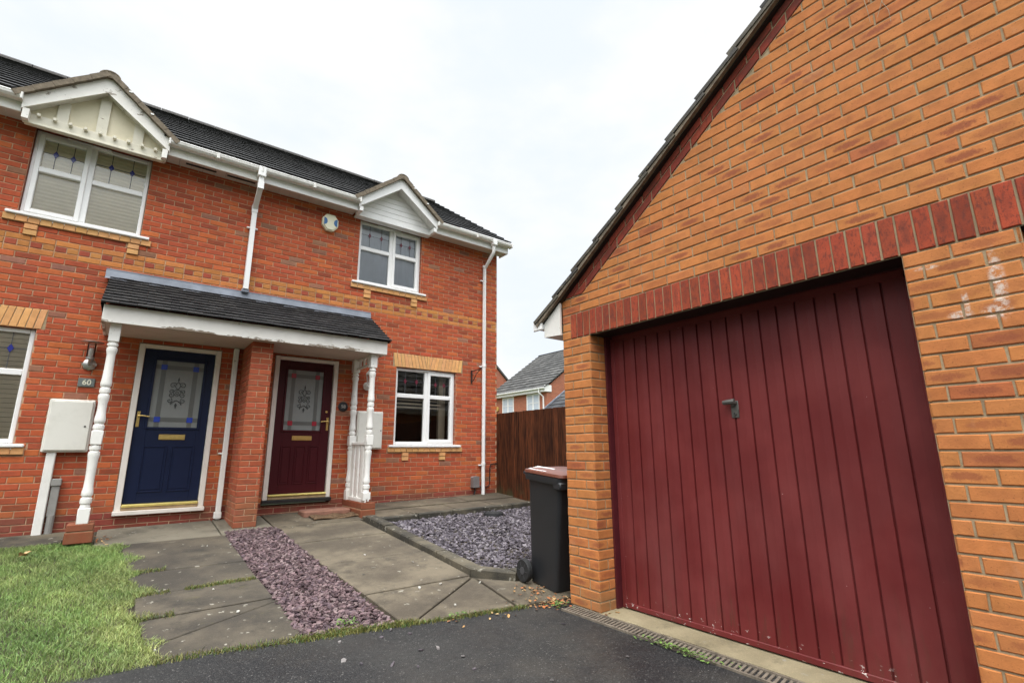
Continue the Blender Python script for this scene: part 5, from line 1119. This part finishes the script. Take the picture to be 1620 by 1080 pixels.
for (ya, yb) in ((26.7, 28.0), (24.0, 25.3)):
    z0, z1 = 2.35, 3.62; m = MB(); x = X0-.03
    for (a, b, c, d) in ((ya, ya+.09, z0, z1), (yb-.09, yb, z0, z1), (ya+.09, yb-.09, z1-.08, z1), (ya+.09, yb-.09, z0, z0+.08), ((ya+yb)/2-.06, (ya+yb)/2+.06, z0+.08, z1-.08)): m.box(x, X0+.0, a, b, c, d)
    for a in (ya+.09, (ya+yb)/2+.06): m.box(x+.004, X0, a, a+(yb-ya)/2-.15, (z0+z1)/2+.02, (z0+z1)/2+.06)
    w = m.build('window', M_PVC, fh); m = MB(); m.quad((X0-.012, ya+.05, z0+.05), (X0-.012, ya+.05, z1-.05), (X0-.012, yb-.05, z1-.05), (X0-.012, yb-.05, z0+.05)); m.build('pane', M_NET, w)
m = MB(); m.tube([(X0-.02, 28.55, 2.9), (X0-.1, 28.55, 2.9)], .16, 12); m.build('far_lamp', M_GOLD, fh)  # yellowish lamp on the far house, modelled as a gold drum
t = thing('far_garage', (14.3, 12, -1.2), 'low building with dark tiled roof just above the fence top', 'garage'); m = MB(); xe, xr, ya, yb, ze = 12.35, 14.6, 9.3, 14.0, 1.50
m.box(xe+.2, 2*xr-xe-.2, ya+.1, yb-.1, -1.3, ze); m.build('wall', M_FBR, t); m = MB(); A = math.atan(.68)
for sg in (1, -1):
    S = V3(sg*math.cos(A), 0, math.sin(A)); Nn = V3(-sg*math.sin(A), 0, math.cos(A)); U = V3(0, -1, 0) if sg > 0 else V3(0, 1, 0); O = V3(xe if sg > 0 else 2*xr-xe, yb if sg > 0 else ya, ze); tiles(m, O, U, S, Nn, yb-ya, (xr-xe)/math.cos(A), .28, .33, .022, [(.035, .035, .037), (.026, .026, .028), (.05, .05, .05)], False, .003)
r = m.build('roof', M_TILE, t, color=True); m = MB(); zz = ze+(xr-xe)*.68
m.add([(xe, yb+.03, ze), (xr, yb+.03, zz), (xr, yb+.03, zz+.09), (xe, yb+.03, ze+.09), (xe, yb-.04, ze+.05), (xr, yb-.04, zz+.05), (xr, yb-.04, zz+.11), (xe, yb-.04, ze+.11)], [(0, 1, 2, 3), (7, 6, 5, 4), (3, 2, 6, 7), (0, 4, 5, 1), (1, 5, 6, 2), (3, 7, 4, 0)]); m.build('verge_strip', M_LEAD, r)
t = thing('far_house', (20, 37, -1.3), 'sliver of a far red brick gable showing beside the house corner', 'house'); m = MB(); ax, az = 20.2, 11.0; sl = .93
ex = 27.0; m.add([(2*ax-ex, 34, -1.3), (ex, 34, -1.3), (ex, 34, az-(ex-ax)*sl), (ax, 34, az), (2*ax-ex, 34, az-(ex-ax)*sl)], [(0, 1, 2, 3, 4)]); m.add([(ex, 34, -1.3), (ex, 42, -1.3), (ex, 42, az-(ex-ax)*sl), (ex, 34, az-(ex-ax)*sl)], [(0, 1, 2, 3)]); m.build('wall', M_FBR, t)
m = MB()
for sg in (1, -1): m.add([(ax, 33.9, az+.05), (ax+sg*(ex-ax+.2), 33.9, az-(ex-ax+.2)*sl+.05), (ax+sg*(ex-ax+.2), 42, az-(ex-ax+.2)*sl+.05), (ax, 42, az+.05), (ax, 33.9, az+.25), (ax+sg*(ex-ax+.2), 33.9, az-(ex-ax+.2)*sl+.25), (ax+sg*(ex-ax+.2), 42, az-(ex-ax+.2)*sl+.25), (ax, 42, az+.25)], [(0, 1, 5, 4), (4, 5, 6, 7), (1, 2, 6, 5)], col=(.09, .085, .08, 0))
m.build('roof', M_FTILE, t, color=True)
